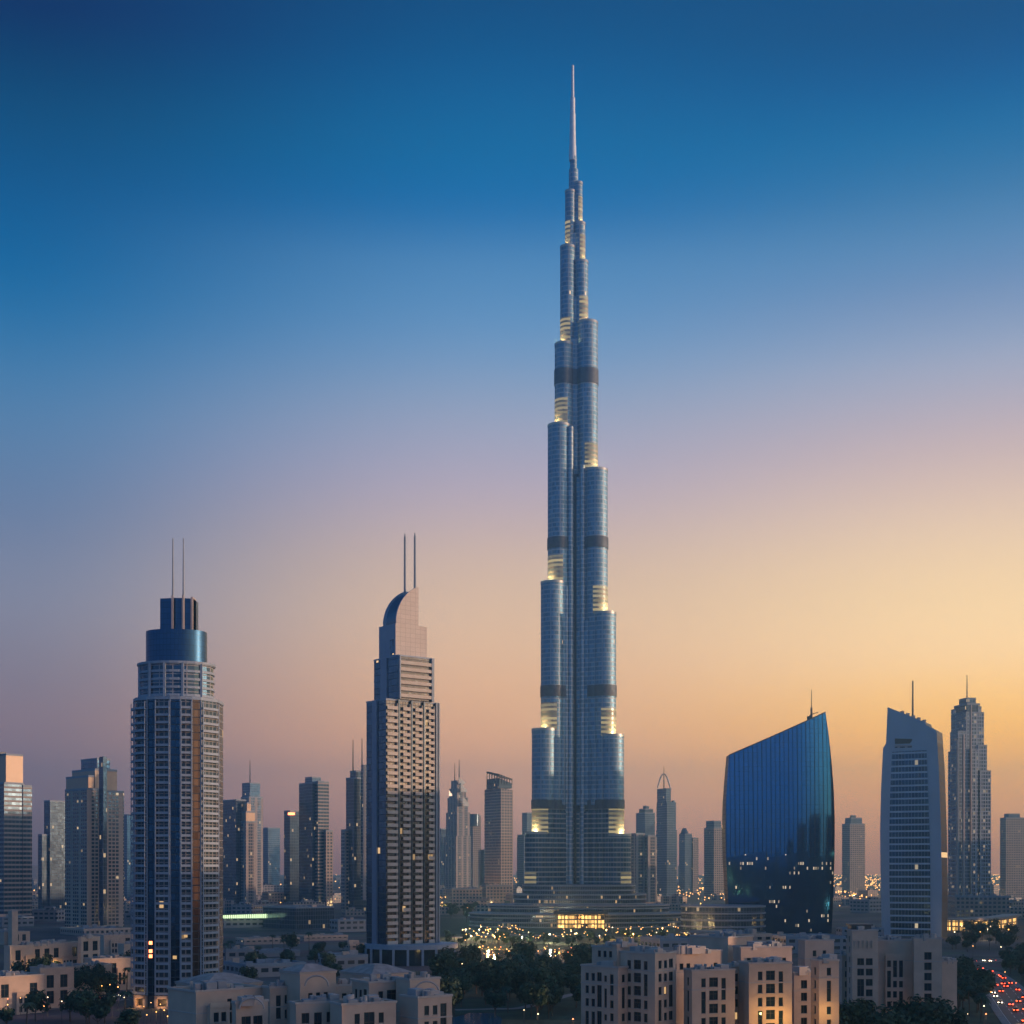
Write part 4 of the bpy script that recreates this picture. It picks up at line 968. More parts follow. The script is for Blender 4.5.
            for q in range(bk.get('units', 4) * 3 + 4):
                f, g_ = rnd.uniform(.2, .8), rnd.uniform(.2, .8); p = Vector(W[0]) + (Vector(W[1]) - Vector(W[0])) * f + (Vector(W[3]) - Vector(W[0])) * g_
                s = rnd.uniform(.6, 2.6); mb = MB()
                if rnd.random() < .25: mb.cyl(p.x, p.y, s * .4, z1 - .9, z1 + rnd.uniform(.5, 1.6), 12, 0)
                else: mb.box(p.x, p.y, s, s * rnd.uniform(.5, 1.6), z1 - .9, z1 + rnd.uniform(.1, 1.4), 0, yaw=R(th))
                part('roof_unit', mb, [M['unit'] if rnd.random() < .6 else M['trim']], t)
    many(t, 'window', items, cap)
    return t, o
WA = dict(pitch=3.3, sp=2.15, w=1.2, h=2.0, top=2.0, kinds=[(1.2, 2.0), (1.2, 2.0), (1.6, 2.3), (.9, 1.6)])
WB = dict(pitch=3.3, sp=2.75, w=1.7, h=2.2, top=2.2)
WC = dict(pitch=6.6, sp=3.6, w=1.9, h=4.8, top=1.6, rows=1)
WN = dict(pitch=3.3, sp=2.0, w=1.1, h=1.7, top=1.2, rows=1)
kk = dict(kinds=[(1.2, 2.2), (2.4, 2.4), (1.2, 2.2), (.8, 1.5), (1.9, 2.6)])
WK = dict(WB, **kk)
tA, oA = stone_building('stone_apartment_block', 'large beige stone apartment block with many terraced wings in front of the tallest tower', 'apartment block', 350, [
    dict(px=(581, 618, 640), y=967, th=48, winl=WA, winr=WA, units=2, off=4),
    dict(px=(592, 618, 640), y=947, th=48, winl=WN, winr=WK, off=18),
    dict(px=(612, 617, 637), y=944, th=40, winr=dict(WB, top=4, h=4.6, pitch=7), off=8, units=0, name='stair_tower'),
    dict(px=(620, 655, 676), y=953, th=50, winl=WK, winr=WA, off=0, units=6),
    dict(px=(664, 668, 722), y=951, th=24, winr=dict(WN, rows=1, top=3.4), off=22, units=6),
    dict(px=(684, 692, 735), y=970, th=24, winr=WK, winl=WA, off=0, units=3),
    dict(px=(690, 728, 753), y=937, th=50, winr=0, winl=0, off=34, units=3, name='stair_tower'),
    dict(px=(722, 730, 742), y=966, th=30, winr=WA, off=10, units=0),
    dict(px=(733, 741, 792), y=947, th=20, winr=dict(WN, top=3.0), off=26, units=6),
    dict(px=(739, 749, 792), y=963, th=20, winr=WK, winl=0, off=2, units=4, lit=.03),
    dict(px=(790, 794, 824), y=972, th=20, winr=WB, off=20, units=2),
    dict(px=(798, 805, 834), y=940, th=24, winr=dict(WN, top=3, sp=3), off=46, units=3),
    dict(px=(811, 819, 839), y=960, th=24, winr=WA, winl=WA, off=6, units=1),
])
tB, oB = stone_building('stone_apartment_block', 'beige stone block with an open topped tower at its left corner, far right foreground', 'apartment block', 445, [
    dict(px=(838, 842, 852), y=955, th=20, winr=WA, off=14, units=1),
    dict(px=(847, 852, 878), y=930, th=16, winr=dict(WB, top=9, w=2.2), winl=WA, off=0, units=0, name='corner_tower'),
    dict(px=(846, 850, 915), y=940, th=10, winr=dict(WB, top=3.5, sp=3.4, w=2.3, h=2.5), off=8, units=9),
    dict(px=(912, 914, 942), y=938, th=10, winr=dict(WB, top=4.5, sp=4.4, w=2.3, h=2.4), off=2, units=4),
    dict(px=(935, 942, 957), y=961, th=30, winr=0, winl=0, off=6, units=3),
])
# pavilion on the corner tower and loggia posts along the roof terrace
dB = 445
mb = MB(); mb.box(X(864, dB) - oB[0], 6, 6.4, 5, Z(930, dB), Z(926, dB)); mb.box(X(864, dB) - oB[0], 6, 7.4, 6, Z(926, dB), Z(924.6, dB), 0); part('roof_pavilion', mb, [M['darksteel']], tB)
for i in range(5):
    mb = MB(); mb.box(X(855 + i * 4.4, dB) - oB[0], -.05, .35, .3, Z(948, dB), Z(940.5, dB)); part('loggia_post', mb, [M['stone']], tB)
tC, oC = stone_building('stone_apartment_block', 'beige stone block with arched windows and hipped roofs, bottom left foreground', 'apartment block', 300, [
    dict(px=(168, 196, 262), y=991, th=30, winr=WK, winl=0, off=6, units=3),
    dict(px=(176, 205, 262), y=986, th=30, off=24, units=0, hip=2.2, name='upper_storey'),
    dict(px=(232, 236, 268), y=1002, th=26, winr=dict(WB, top=3.2, h=4.5, w=2.2), off=-4, units=0),
    dict(px=(262, 270, 304), y=987, th=26, winr=WA, off=14, units=1),
    dict(px=(280, 300, 336), y=973, th=30, winr=dict(WN, top=4.6, rows=2), off=12, units=0, hip=1.6, name='stair_tower'),
    dict(px=(290, 296, 352), y=1003, th=18, winr=WB, off=-8, units=4),
    dict(px=(330, 336, 378), y=985, th=24, winr=WA, off=20, units=5),
    dict(px=(340, 372, 412), y=975, th=34, off=34, units=0, hip=2.0, name='upper_storey'),
    dict(px=(352, 369, 414), y=982, th=28, winr=WK, winl=WA, off=8, units=2),
    dict(px=(396, 410, 440), y=979, th=34, winr=dict(WB, top=3.6, h=3.2, w=1.7, sp=3), winl=0, off=6, units=2),
    dict(px=(330, 342, 396), y=1004, th=24, winr=WK, off=-12, units=3),
    dict(px=(400, 418, 452), y=997, th=34, winr=WA, winl=0, off=-6, units=3),
])
# shallow arches over two openings
for px, y, dd in ((252, 1001, 296), (317, 978, 311), (427, 984, 304)):
    mb = MB(); pts = [(X(px, dd) - oC[0] + math.cos(a) * 2.6, dd - 300 - .2, Z(y + 8, dd) + math.sin(a) * 2.3) for a in [math.pi * i / 10 for i in range(11)]]
    for p, q in zip(pts, pts[1:]): mb.bar(p, q, .22)
    part('arch_moulding', mb, [M['trim']], tC)

# palace-like block and malls at the left
WP = dict(pitch=6.2, sp=5.6, w=3.0, h=4.6, top=2.2)
stone_building('stone_hall', 'long beige two storey hall with tall windows and uplights, left side', 'hall', 640, [
    dict(px=(4, 10, 82), y=946, th=40, winr=WP, off=0, units=9), dict(px=(30, 36, 62), y=943, th=40, winr=0, off=28, units=3), dict(px=(78, 81, 100), y=937, th=40, winr=WP, off=24, units=4)], matk='stonelight', cap=100)
stone_building('stone_hall', 'small beige hall behind the long uplit hall, close left of the twin mast tower', 'hall', 800, [
    dict(px=(92, 104, 134), y=935, th=30, winr=WP, winl=0, off=0, units=5), dict(px=(118, 124, 150), y=944, th=30, winr=WP, off=-20, units=3)])
stone_building('shopping_hall', 'low shopping hall with a blue grey roof at the left edge', 'hall', 520, [
    dict(px=(-30, -6, 44), y=977, th=24, winr=dict(WP, top=3, h=5), off=0, units=5), dict(px=(30, 40, 74), y=968, th=24, winr=dict(WP, top=3, h=5), off=26, units=4)])
stone_building('shopping_hall', 'long low hall with a blue grey roof beside the road, near the twin mast tower', 'hall', 600, [
    dict(px=(56, 66, 112), y=966, th=18, winr=WP, off=0, units=4), dict(px=(84, 92, 134), y=959, th=18, winr=WP, off=24, units=6)], matk='stone')
stone_building('gate_house', 'small square beige gate house beyond the long uplit hall', 'house', 1000, [dict(px=(8, 12, 18), y=911, th=30, winr=0, off=0, units=0), dict(px=(-20, 4, 30), y=932, th=30, winr=WP, off=4, units=5)])

# ------------------------------------------------------------------ low blocks of the middle distance
def block(label, a, c_, b, y, d, mat='low', th=24, units=5, name='low_block', cat='building', roof='roof', extra=None):
    o = (X((a + b) / 2, d), d); t = thing(name, label, cat, (o[0], d, 0)); W = loc(quad(a, c_, b, d, th), o); z1 = Z(y, d)
    mb = MB(); mb.prism(W, 0, z1, 0, 1); part('wall', mb, [MF[mat], M[roof]], t)
    cx = sum(p[0] for p in W) / 4; cy = sum(p[1] for p in W) / 4; I = [(cx + (p[0] - cx) * .96, cy + (p[1] - cy) * .96) for p in W]; rim = MB()
    for i in range(4):
        j = (i + 1) % 4; Q = [(cx + (p[0] - cx) * 1.006, cy + (p[1] - cy) * 1.006) for p in W]; rim.prism([Q[i], Q[j], I[j], I[i]], z1 - .6, z1 + .9, 0, bottom=True)
    part('parapet', rim, [M['stone'] if mat == 'low' else M['conc']], t)
    for q in range(units):
        f, g_ = random.uniform(.12, .88), random.uniform(.12, .88); p = Vector(W[0]) + (Vector(W[1]) - Vector(W[0])) * f + (Vector(W[3]) - Vector(W[0])) * g_
        s = random.uniform(1.5, 5) * (d / 900) ** .3; mb = MB(); mb.box(p.x, p.y, s, s * .8, z1, z1 + random.uniform(1, 3), 0, yaw=R(th)); part('roof_unit', mb, [random.choice([M['unit'], M['stone'], M['conc']])], t)
    return t, o
BL = [
 ('wide flat roofed grey hall, nearest of the low halls between the two mast towers', 222, 246, 306, 966, 700, 'low2', 22, 9),
 ('dark green grey hall left of the foot of the curved fin tower', 318, 334, 368, 957, 760, 'low2', 22, 5),
 ('flat roofed hall between the grey hall and the dark green hall', 288, 300, 326, 968, 720, 'low2', 20, 4),
 ('long beige low block with many small roof boxes right of the twin mast tower', 236, 244, 300, 940, 1000, 'low', 18, 9),
 ('beige low block with white vertical piers left of the curved fin tower', 296, 304, 348, 937, 1050, 'low', 18, 8),
 ('beige annex touching the left side of the curved fin tower', 340, 350, 370, 945, 930, 'low', 24, 3),
 ('pale low hall with an amber lit edge in front of the long beige block', 238, 252, 300, 953, 860, 'low2', 20, 4),
 ('low grey hall right of the twin mast tower, behind the grey hall', 220, 226, 256, 951, 830, 'low2', 24, 4),
 ('dark blue mid rise block behind the long beige low block', 263, 296, 334, 908, 1250, 'dark', 34, 3),
 ('dark low block beside the green lit canopy', 222, 232, 262, 924, 1330, 'low2', 24, 3),
 ('low block with an amber sign left of the curved fin tower', 330, 338, 366, 921, 1200, 'low2', 24, 4),
 ('small hazy block between the distant dark towers', 262, 268, 292, 893, 1900, 'low', 24, 3),
 ('low grey block below the slim dark blue tower at the left', 34, 44, 66, 914, 1500, 'low2', 24, 3),
 ('grey podium below the banded office tower at the left edge', -20, 2, 34, 918, 1300, 'low2', 24, 3),
 ('beige low block at the foot of the stepped beige apartment tower', 60, 84, 132, 930, 1130, 'low', 24, 6),
 ('long beige midrise terrace behind the park, left of the tallest tower', 446, 452, 482, 889, 1850, 'grid', 14, 6),
 ('beige midrise terrace with a taller step, right half of the park row', 480, 486, 512, 886, 1870, 'grid', 14, 5),
 ('small low block at the left foot of the tallest tower', 506, 512, 530, 895, 1640, 'low', 20, 2),
 ('flat beige roofed hall behind the stone apartment block', 690, 728, 772, 936, 640, 'low', 24, 8),
 ('flat roofed grey hall in front of the blue glass office building', 768, 786, 846, 938, 900, 'low2', 18, 9),
 ('low grey hall right of the blue glass office building', 836, 842, 884, 929, 1050, 'low2', 18, 6),
 ('dark hall with white roof units in front of the curved low office', 640, 660, 700, 940, 850, 'low2', 24, 5),
 ('long grey apartment podium below the tall stepped tower at the right', 947, 955, 1009, 897, 1420, 'grid', 12, 8),
 ('low hazy block at the right edge behind the road', 1000, 1008, 1050, 902, 1600, 'low2', 12, 5),
]
for l in BL: block(l[0], l[1], l[2], l[3], l[4], l[5], l[6], l[7], l[8])
# rooms lit amber, and canopies
t, o = block('brightly lit amber hall right of the foot of the tallest tower', 641, 644, 661, 903, 1650, 'low', 12, 0)
mb = MB(); mb.box(X(651.5, 1648) - o[0], -4, 20, 3, 3, Z(904.5, 1648), 0); part('lit_front', mb, [M['amberlit']], t)
t, o = block('low hall with a glowing green white canopy right of the twin mast tower', 221, 224, 272, 918.5, 1280, 'low2', 10, 0)
mb = MB()
for i in range(24):
    mb = MB(); x = X(223 + i * 2.05, 1278) - o[0]; mb.box(x, -2 + i * .33, 1.1, 1, Z(918.3, 1278), Z(915.2 - i * .05, 1278), 0); part('canopy_lamp', mb, [M['lampgreen']], t)
# curved low office
d = 1130; o = (X(725, d), d); t = thing('curved_office', 'low curved office with stacked pale floor bands left of the blue glass office building', 'office building', (o[0], d, 0))
rx = 43 * d / F; Pn = lambda s, n=40: [(math.cos(a) * rx * s, math.sin(a) * 30 * s + 12) for a in [2 * math.pi * i / n for i in range(n)]]
mb = MB(); mb.prism(Pn(.975), 0, Z(906.5, d), 0, 1); part('glass_body', mb, [MF['dark'], M['roofblue']], t)
for i in range(5):
    z = 2 + i * (Z(906, d) - 3) / 4; mb = MB(); mb.prism(Pn(1.0), z, z + 1.3, 0, 1, bottom=True); part('floor_band', mb, [M['conc'], M['roofblue']], t)
# curved glowing canopy at the right
d = 1260; o = (X(982, d), d); t = thing('curved_arcade', 'long curved arcade glowing amber under its roof edge at the right', 'arcade', (o[0], d, 0))
pts = [(X(948, 1200) - o[0], -50), (X(970, 1195) - o[0], -56), (X(992, 1210) - o[0], -42), (X(1008, 1260) - o[0], 0), (X(1014, 1340) - o[0], 60)]
def poly_off(P, w):
    out = []
    for i, p in enumerate(P):
        a = Vector(P[max(i - 1, 0)]); b = Vector(P[min(i + 1, len(P) - 1)]); dd = (b - a).normalized(); n = Vector((-dd.y, dd.x)); out.append(tuple(Vector(p) + n * w))
    return out
B2 = poly_off(pts, 16)
mb = MB(); mb.prism(pts + B2[::-1], 9.5, 11.5, 0, bottom=True); part('roof_edge', mb, [M['stonelight']], t)
mb = MB(); mb.prism(poly_off(pts, 4) + B2[::-1], .2, 9.4, 0); part('lit_shopfront', mb, [M['amberlit']], t)
for i in range(4):
    for f in (0, .33, .66):
        p = Vector(pts[i]) * (1 - f) + Vector(pts[i + 1]) * f; mb = MB(); mb.box(p.x, p.y + 1.2, 1, 1, 0, 9.5); part('column', mb, [M['stonelight']], t)

# far low city: individual blocks fading into the haze
rnd = random.Random(5); n = 0
protos = {}
while n < 230:
    d = rnd.choice([rnd.uniform(1450, 2600), rnd.uniform(2600, 6500)]); px = rnd.uniform(-60, 1084)
    if 505 < px < 650 and d < 1700: continue
    if d < 2000 and 690 < px < 850: continue
    kind = rnd.choice(['low', 'low2', 'grid', 'low', 'ribs'])
    hq = rnd.choice([8, 10, 14, 18, 24]) if d > 2400 else rnd.choice([7, 9, 12, 16])
    if d > 3500 and rnd.random() < .25: hq = rnd.uniform(40, 90)
    w, l = rnd.uniform(14, 46), rnd.uniform(14, 40)
    if hq > 38: w, l = w * .5 + 8, l * .5 + 8
    mb = MB(); mb.box(0, 0, w, l, 0, hq, 0, 1, bottom=False)
    mb.box(rnd.uniform(-w / 4, w / 4), 0, w * .3, l * .3, hq + .01, hq + 3, 0, 1)
    tall = hq > 38
    ob = link('hazy_tower' if tall else 'low_building', mb.mesh('low_building', [MF[kind], M['roof']]))
    ob.location = (X(px, d), d, 0); ob.rotation_euler = (0, 0, R(rnd.choice([20, 30, -15, 40]) + rnd.uniform(-4, 4)))
    if tall: tag(ob, 'faint hazy tower block far off on the skyline', 'building', 'hazy tower blocks on the skyline')
    else: tag(ob, 'plain low building of the hazy city behind the skyscrapers', 'building', 'low buildings of the far city')
    n += 1

# unseen slabs added right of the frame, towards the sunset, to shade the low city
for i, (x, y, h, w) in enumerate(((250, 300, 50, 60), (330, 400, 56, 60), (425, 500, 84, 50), (480, 600, 116, 60), (530, 700, 132, 70), (600, 800, 128, 70), (650, 900, 130, 70), (710, 1000, 150, 80), (760, 1105, 178, 90), (830, 1225, 182, 90), (900, 1350, 120, 90), (960, 1480, 110, 90), (1050, 1600, 110, 100), (1120, 1720, 110, 100))):
    t = thing('shade_slab', ['first', 'second', 'third', 'fourth', 'fifth', 'sixth', 'seventh', 'eighth', 'ninth', 'tenth', 'eleventh', 'twelfth', 'thirteenth', 'fourteenth'][i] + ' unseen shade slab from the front in the added row beyond the right edge', 'apartment block', (x, y, 0), 'added shade slabs along the right')
    mb = MB(); mb.box(0, 0, 20, w + 34, 0, h, 0, 1, yaw=R(-8)); part('shaft', mb, [MF['balc'], M['roof']], t)
    mb = MB(); mb.box(0, 0, 8, 12, h + .01, h + 6, 0, 1, yaw=R(-8)); part('roof_block', mb, [MF['grid'], M['roof']], t)

# ================================================================== roads, water, paths
def gp(px, py): d = GD(py); return (X(px, d), d)
road_r, off_r = ribbon('road', [gp(1046, 1040), gp(1026, 1018), gp(1012, 1001), gp(1000, 986), gp(984, 974), gp(966, 968.5), gp(946, 966), gp(900, 962)], 15, .02, M['asphalt'], kerb=True, lanes=4)
road_c, off_c = ribbon('road', [gp(1070, 955), gp(1024, 957.5), gp(985, 961.5), gp(955, 962.5), gp(925, 960)], 12, .03, M['asphalt'], lanes=3)
road_l, off_l = ribbon('road', [gp(-40, 1020), gp(0, 1013), gp(40, 1008), gp(80, 1003), gp(120, 998), gp(150, 997), gp(230, 992)], 13, .02, M['asphalt'], kerb=True, lanes=4)
road_m, off_m = ribbon('road', [gp(200, 925), gp(260, 929), gp(330, 931), gp(372, 934)], 14, .02, M['asphalt'])
road_f, off_f = ribbon('road', [gp(636, 908), gp(680, 903.5), gp(720, 902.5), gp(780, 904), gp(836, 905), gp(884, 904)], 24, .02, M['asphalt'])
road_p, off_p = ribbon('road', [gp(440, 912), gp(462, 909), gp(492, 906), gp(520, 901)], 20, .02, M['asphalt'])
path_1, _ = ribbon('path', [gp(600, 971), gp(592, 966.5), gp(574, 963), gp(545, 963), gp(520, 966)], 5, .03, M['pave'])
path_2, _ = ribbon('path', [gp(455, 1010), gp(490, 1009), gp(520, 1008), gp(548, 1001), gp(575, 994), gp(604, 992)], 5, .03, M['pave'])
path_3, _ = ribbon('path', [gp(455, 938), gp(500, 935), gp(570, 936), gp(640, 938), gp(700, 940)], 16, .03, M['pave'])
def water(name, pts, z, col):
    m = plain(name + '_surface', col, .06, 0, noise=0, spec=.9); n, l = m.node_tree.nodes, m.node_tree.links
    q = n.new('ShaderNodeTexNoise'); q.inputs['Scale'].default_value = .35; q.inputs['Detail'].default_value = 3
    t = n.new('ShaderNodeTexCoord'); l.new(t.outputs['Object'], q.inputs['Vector'])
    b = n.new('ShaderNodeBump'); b.inputs['Strength'].default_value = .25; b.inputs['Distance'].default_value = .3; l.new(q.outputs[0], b.inputs['Height']); l.new(b.outputs[0], n['Principled BSDF'].inputs['Normal'])
    mb = MB(); mb.face([(x, y, z) for x, y in reversed([gp(*p) for p in pts])]); o = struct(name, mb, [m]); return o
water('lake', [(482, 950), (520, 949.5), (600, 949.5), (650, 952), (640, 958), (600, 962), (560, 961.5), (520, 963), (486, 958)], .04, (.03, .045, .07))
water('pool', [(452, 1018), (470, 1013), (494, 1013), (502, 1019), (500, 1030), (455, 1034)], .05, (.03, .16, .26))
def lawn(pts, z=.012):
    mb = MB(); mb.face([(x, y, z) for x, y in [gp(*p) for p in pts]]); return struct('lawn', mb, [M['grass']])
M['grass'] = plain('dusk_grass', (.03, .055, .03), .95, noise=.4, scale=.08)
lawn([(430, 1040), (610, 1040), (606, 964), (520, 967), (440, 964)])
lawn([(436, 950), (700, 951), (700, 923), (436, 918)])
lawn([(955, 1050), (1012, 1050), (996, 990), (975, 973), (955, 972)])
lawn([(1010, 983), (1060, 1010), (1060, 962), (1000, 962)])

# ================================================================== trees
M['leaf'] = [plain('foliage_%s' % n, c_, .8, noise=.45, scale=.6, spec=.2) for n, c_ in (('deep', (.026, .062, .046)), ('mid', (.040, .080, .050)), ('olive', (.055, .080, .050)))]
M['bark'] = plain('bark', (.10, .07, .05), .9, noise=.3, scale=2)
def leafy_crown(r, h, n, rn, sz):
    """lobed crown built from many small leaf clusters spread through the volume"""
    mb = MB(); lobes = [(rn.uniform(-.55, .55) * r, rn.uniform(-.55, .55) * r, rn.uniform(.25, .85) * h, rn.uniform(.38, .62) * r) for _ in range(9)]
    for i in range(n):
        lx, ly, lz, lr = rn.choice(lobes); v = Vector((rn.gauss(0, 1), rn.gauss(0, 1), rn.gauss(0, .8))).normalized() * lr * rn.uniform(.55, 1.08)
        c_ = Vector((lx, ly, lz)) + v; nn = (v.normalized() + Vector((rn.uniform(-.6, .6), rn.uniform(-.6, .6), rn.uniform(-.2, .7)))).normalized()
        p = nn.orthogonal().normalized(); q = nn.cross(p); s = sz * rn.uniform(.6, 1.3); a = rn.uniform(0, 3)
        ca, sa = math.cos(a), math.sin(a); p, q = p * ca + q * sa, q * ca - p * sa
        mb.face([c_ - p * s, c_ - q * s * .6, c_ + p * s, c_ + q * s * .6 + nn * s * .25], None, rn.choice((0, 0, 1)))
    return mb
def make_tree(h, r, n, seed, sz=.75):
    rn = random.Random(seed); t = thing('broadleaf_tree', '', 'tree')
    tr = MB(); th_ = h * .38
    tr.cyl(0, 0, .32, 0, th_, 8, 0, r1=.2)
    for k in range(5):
        a = k * 1.26 + rn.random(); tr.bar((0, 0, th_ * .8), (math.cos(a) * r * .55, math.sin(a) * r * .55, th_ + h * rn.uniform(.12, .35)), .1, 0, 5)
    part('trunk', tr, [M['bark']], t)
    cb = leafy_crown(r, h * .66, n, rn, sz)
    cb.v = [(x, y, z + h * .34) for x, y, z in cb.v]
    i = seed % 3; part('crown', cb, [M['leaf'][i], M['leaf'][(i + 1) % 3]], t); return t
def make_palm(h, seed):
    rn = random.Random(seed); t = thing('palm_tree', '', 'palm'); tr = MB()
    for k in range(5): tr.cyl(.04 * k * k, 0, .26 - .02 * k, h * k / 5, h * (k + 1) / 5 + .05, 7, 0)
    part('trunk', tr, [M['bark']], t); cr = MB()
    for k in range(22):
        a = 2.4 * k; up = rn.uniform(-.1, .9); p0 = Vector((.6, 0, h)); pts = []
        for i in range(6):
            f = i / 5; pts.append(p0 + Vector((math.cos(a) * 3.2 * f, math.sin(a) * 3.2 * f, up * 2.2 * f - 2.6 * f * f)))
        sd = Vector((-math.sin(a), math.cos(a), 0))
        for i in range(5):
            w0, w1 = .5 * math.sin(.35 + 2.5 * i / 5), .5 * math.sin(.35 + 2.5 * (i + 1) / 5)
            for s_ in (-1, 1): cr.face([pts[i], pts[i + 1], pts[i + 1] + sd * s_ * w1 - Vector((0, 0, .25 * w1)), pts[i] + sd * s_ * w0 - Vector((0, 0, .25 * w0))], None, 0)
    part('crown', cr, [M['leaf'][seed % 3]], t); return t
TP = [make_tree(10, 4.6, 620, 1), make_tree(12, 5.2, 700, 2), make_tree(8, 4.0, 480, 3), make_tree(13, 5.6, 780, 4)]
PP = [make_palm(9, 5), make_palm(12, 6)]
used_t = set()
def put_tree(p, proto, s, label, group, cat=None):
    if id(proto) in used_t: o = copy_tree(proto)
    else: o = proto; used_t.add(id(proto))
    o.location = (p[0], p[1], 0); o.rotation_euler = (0, 0, rt.uniform(0, 6.28)); o.scale = (s, s, s * rt.uniform(.9, 1.15)); o['label'] = label; o['group'] = group
    return o
rt = random.Random(21)
def near_path(x, y, paths, m): return any((x - q.x) ** 2 + (y - q.y) ** 2 < m * m for P in paths for q in P)
ALLP = [(road_r, 11), (road_c, 9), (road_l, 10), (path_1, 5), (path_2, 5), (path_3, 10)]
def scatter(n, x0, x1, y0, y1, label, group, palm=.15, smin=.8, smax=1.2, sep=4.5, avoid=(), dense=True):
    """trees between two columns and two ground rows, kept apart, off the roads"""
    done = []; tries = 0
    while len(done) < n and tries < n * 40:
        tries += 1; d = rt.uniform(GD(y1), GD(y0)); px = rt.uniform(x0, x1); x = X(px, d)
        if any((x - a) ** 2 + (d - b) ** 2 < sep * sep for a, b in done) or any(near_path(x, d, [P], m) for P, m in ALLP): continue
        done.append((x, d)); pr_ = rt.choice(PP) if rt.random() < palm else rt.choice(TP)
        nm = 'palm' in pr_.name; put_tree((x, d), pr_, rt.uniform(smin, smax), label[1] if nm else label[0], group[1] if nm else group[0])
scatter(84, 436, 588, 975, 1020, ('dark leafy tree in the dense park in front of the tallest tower', 'palm standing in the dense park in front of the tallest tower'), ('trees of the dense park', 'palms of the dense park'), .12, .8, 1.25, 5.2)
scatter(34, 436, 512, 912, 924, ('dark tree on the far shore below the podium of the tallest tower', 'palm on the far shore below the podium of the tallest tower'), ('trees on the far shore', 'palms on the far shore'), .3, .8, 1.2, 7)
scatter(60, 446, 700, 941, 947.5, ('small tree in the dark strip between promenade and lake', 'small palm in the dark strip between promenade and lake'), ('small trees along the lake', 'small palms along the lake'), .3, .45, .7, 6)
scatter(20, 955, 998, 978, 1030, ('tree beside the curving road right of the stone block', 'palm beside the curving road right of the stone block'), ('trees inside the curve of the road', 'palms inside the curve of the road'), .15, .8, 1.1, 5)
scatter(18, 1004, 1050, 962, 1005, ('tree at the right edge beyond the curving road', 'palm at the right edge beyond the curving road'), ('trees at the right edge', 'palms at the right edge'), .2, .8, 1.1, 5)
scatter(24, 950, 1012, 936, 956, ('tree in the dark garden in front of the amber arcade', 'palm in the dark garden in front of the amber arcade'), ('garden trees before the arcade', 'garden palms before the arcade'), .3, .8, 1.1, 7)
scatter(26, 20, 134, 984, 1006, ('dark tree along the left road in front of the long halls', 'palm along the left road in front of the long halls'), ('trees along the left road', 'palms along the left road'), .2, .8, 1.1, 6)
scatter(10, 0, 130, 1018, 1040, ('tree on the near side of the left road', 'palm on the near side of the left road'), ('trees near the left road', 'palms near the left road'), .2, .8, 1.0, 6)
scatter(22, 222, 366, 950, 990, ('tree between the low grey halls', 'palm between the low grey halls'), ('trees between the low halls', 'palms between the low halls'), .2, .7, 1.0, 9)
for i in range(26):
    px = 836 + i * 4.7 + rt.uniform(-2, 2); d = rt.choice((410, 425, 436)) + rt.uniform(-6, 4); put_tree((X(px, d), d), TP[i % 4], rt.uniform(.8, 1.15), 'tall dark tree at the foot of the right hand stone block', 'trees at the foot of the stone block')
for i in range(7):
    px = 592 + i * 19 + rt.uniform(-3, 3); d = 328 + rt.uniform(-4, 4); put_tree((X(px, d), d), TP[(i + 1) % 4], rt.uniform(.9, 1.25), 'tree at the foot of the large stone apartment block', 'trees at the foot of the large stone block')

# ================================================================== lamps
def make_lamp(mat, h=8, r=.5, amber=True):
    t = thing('street_lamp', '', 'street lamp'); mb = MB(); mb.cyl(0, 0, .12, 0, h - .1, 6, 0, r1=.07); part('pole', mb, [M['darksteel']], t)
    mb = MB(); mb.ball(0, 0, h, r * .8, 0); part('lamp_head', mb, [mat], t); return t
LP = {k: make_lamp(M[m_], 8, .5) for k, m_ in (('a', 'lamp'), ('w', 'lampw'), ('r', 'lampr'), ('f', 'lampfar'))}
used_l = set()
def lamp(px, py, k, label, group, s=1.0, light=0):
    """a lamp whose head stands 8 m above the street seen there"""
    d = (CAMH - 8 * s) * F / (py - HOR); o = LP[k] if k not in used_l else copy_tree(LP[k]); used_l.add(k)
    o.location = (X(px, d), d, 0); o.scale = (s, s, s); o['label'] = label; o['group'] = group
    hs = max(.6, min(2.6, d / 900)) * rt.uniform(.75, 1.15)
    for c_ in o.children:
        if c_.name.startswith('lamp_head'): c_.scale = (hs, hs, hs); c_.location = (0, 0, 8 * (1 - hs))
    if light:
        l_ = bpy.data.lights.new('lamp_light', 'POINT'); l_.energy = light; l_.color = (1, .48, .14) if k != 'w' else (1, .75, .45); l_.shadow_soft_size = .8
        q = bpy.data.objects.new('lamp_light', l_); COL.objects.link(q); q.parent = o; q.location = (0, 0, 7)
def lamp_row(n, x0, x1, y0, y1, ks, label, group, light=0, every=6):
    for i in range(n):
        f = rt.random(); px = x0 + (x1 - x0) * (i + rt.random()) / n; py = y0 + (y1 - y0) * rt.random() ** 1.3
        lamp(px, py, rt.choice(ks), label, group, rt.uniform(.8, 1.1), light if i % every == 0 else 0)
lamp_row(52, 464, 706, 925, 938, 'aaaw', 'small amber lamp along the promenade in front of the tallest tower', 'promenade lamps', 20000, 6)
lamp_row(18, 462, 500, 929, 941, 'aaw', 'amber lamp in the bright cluster left of the lit entrance pavilion', 'lamps left of the pavilion', 9000, 4)
lamp_row(28, 478, 604, 946, 957, 'raa', 'reddish lamp on the near shore of the lake', 'lakeside lamps', 8000, 6)
lamp_row(12, 444, 486, 958, 972, 'aaw', 'amber lamp beside the round podium of the curved fin tower', 'lamps by the curved fin tower', 5000, 4)
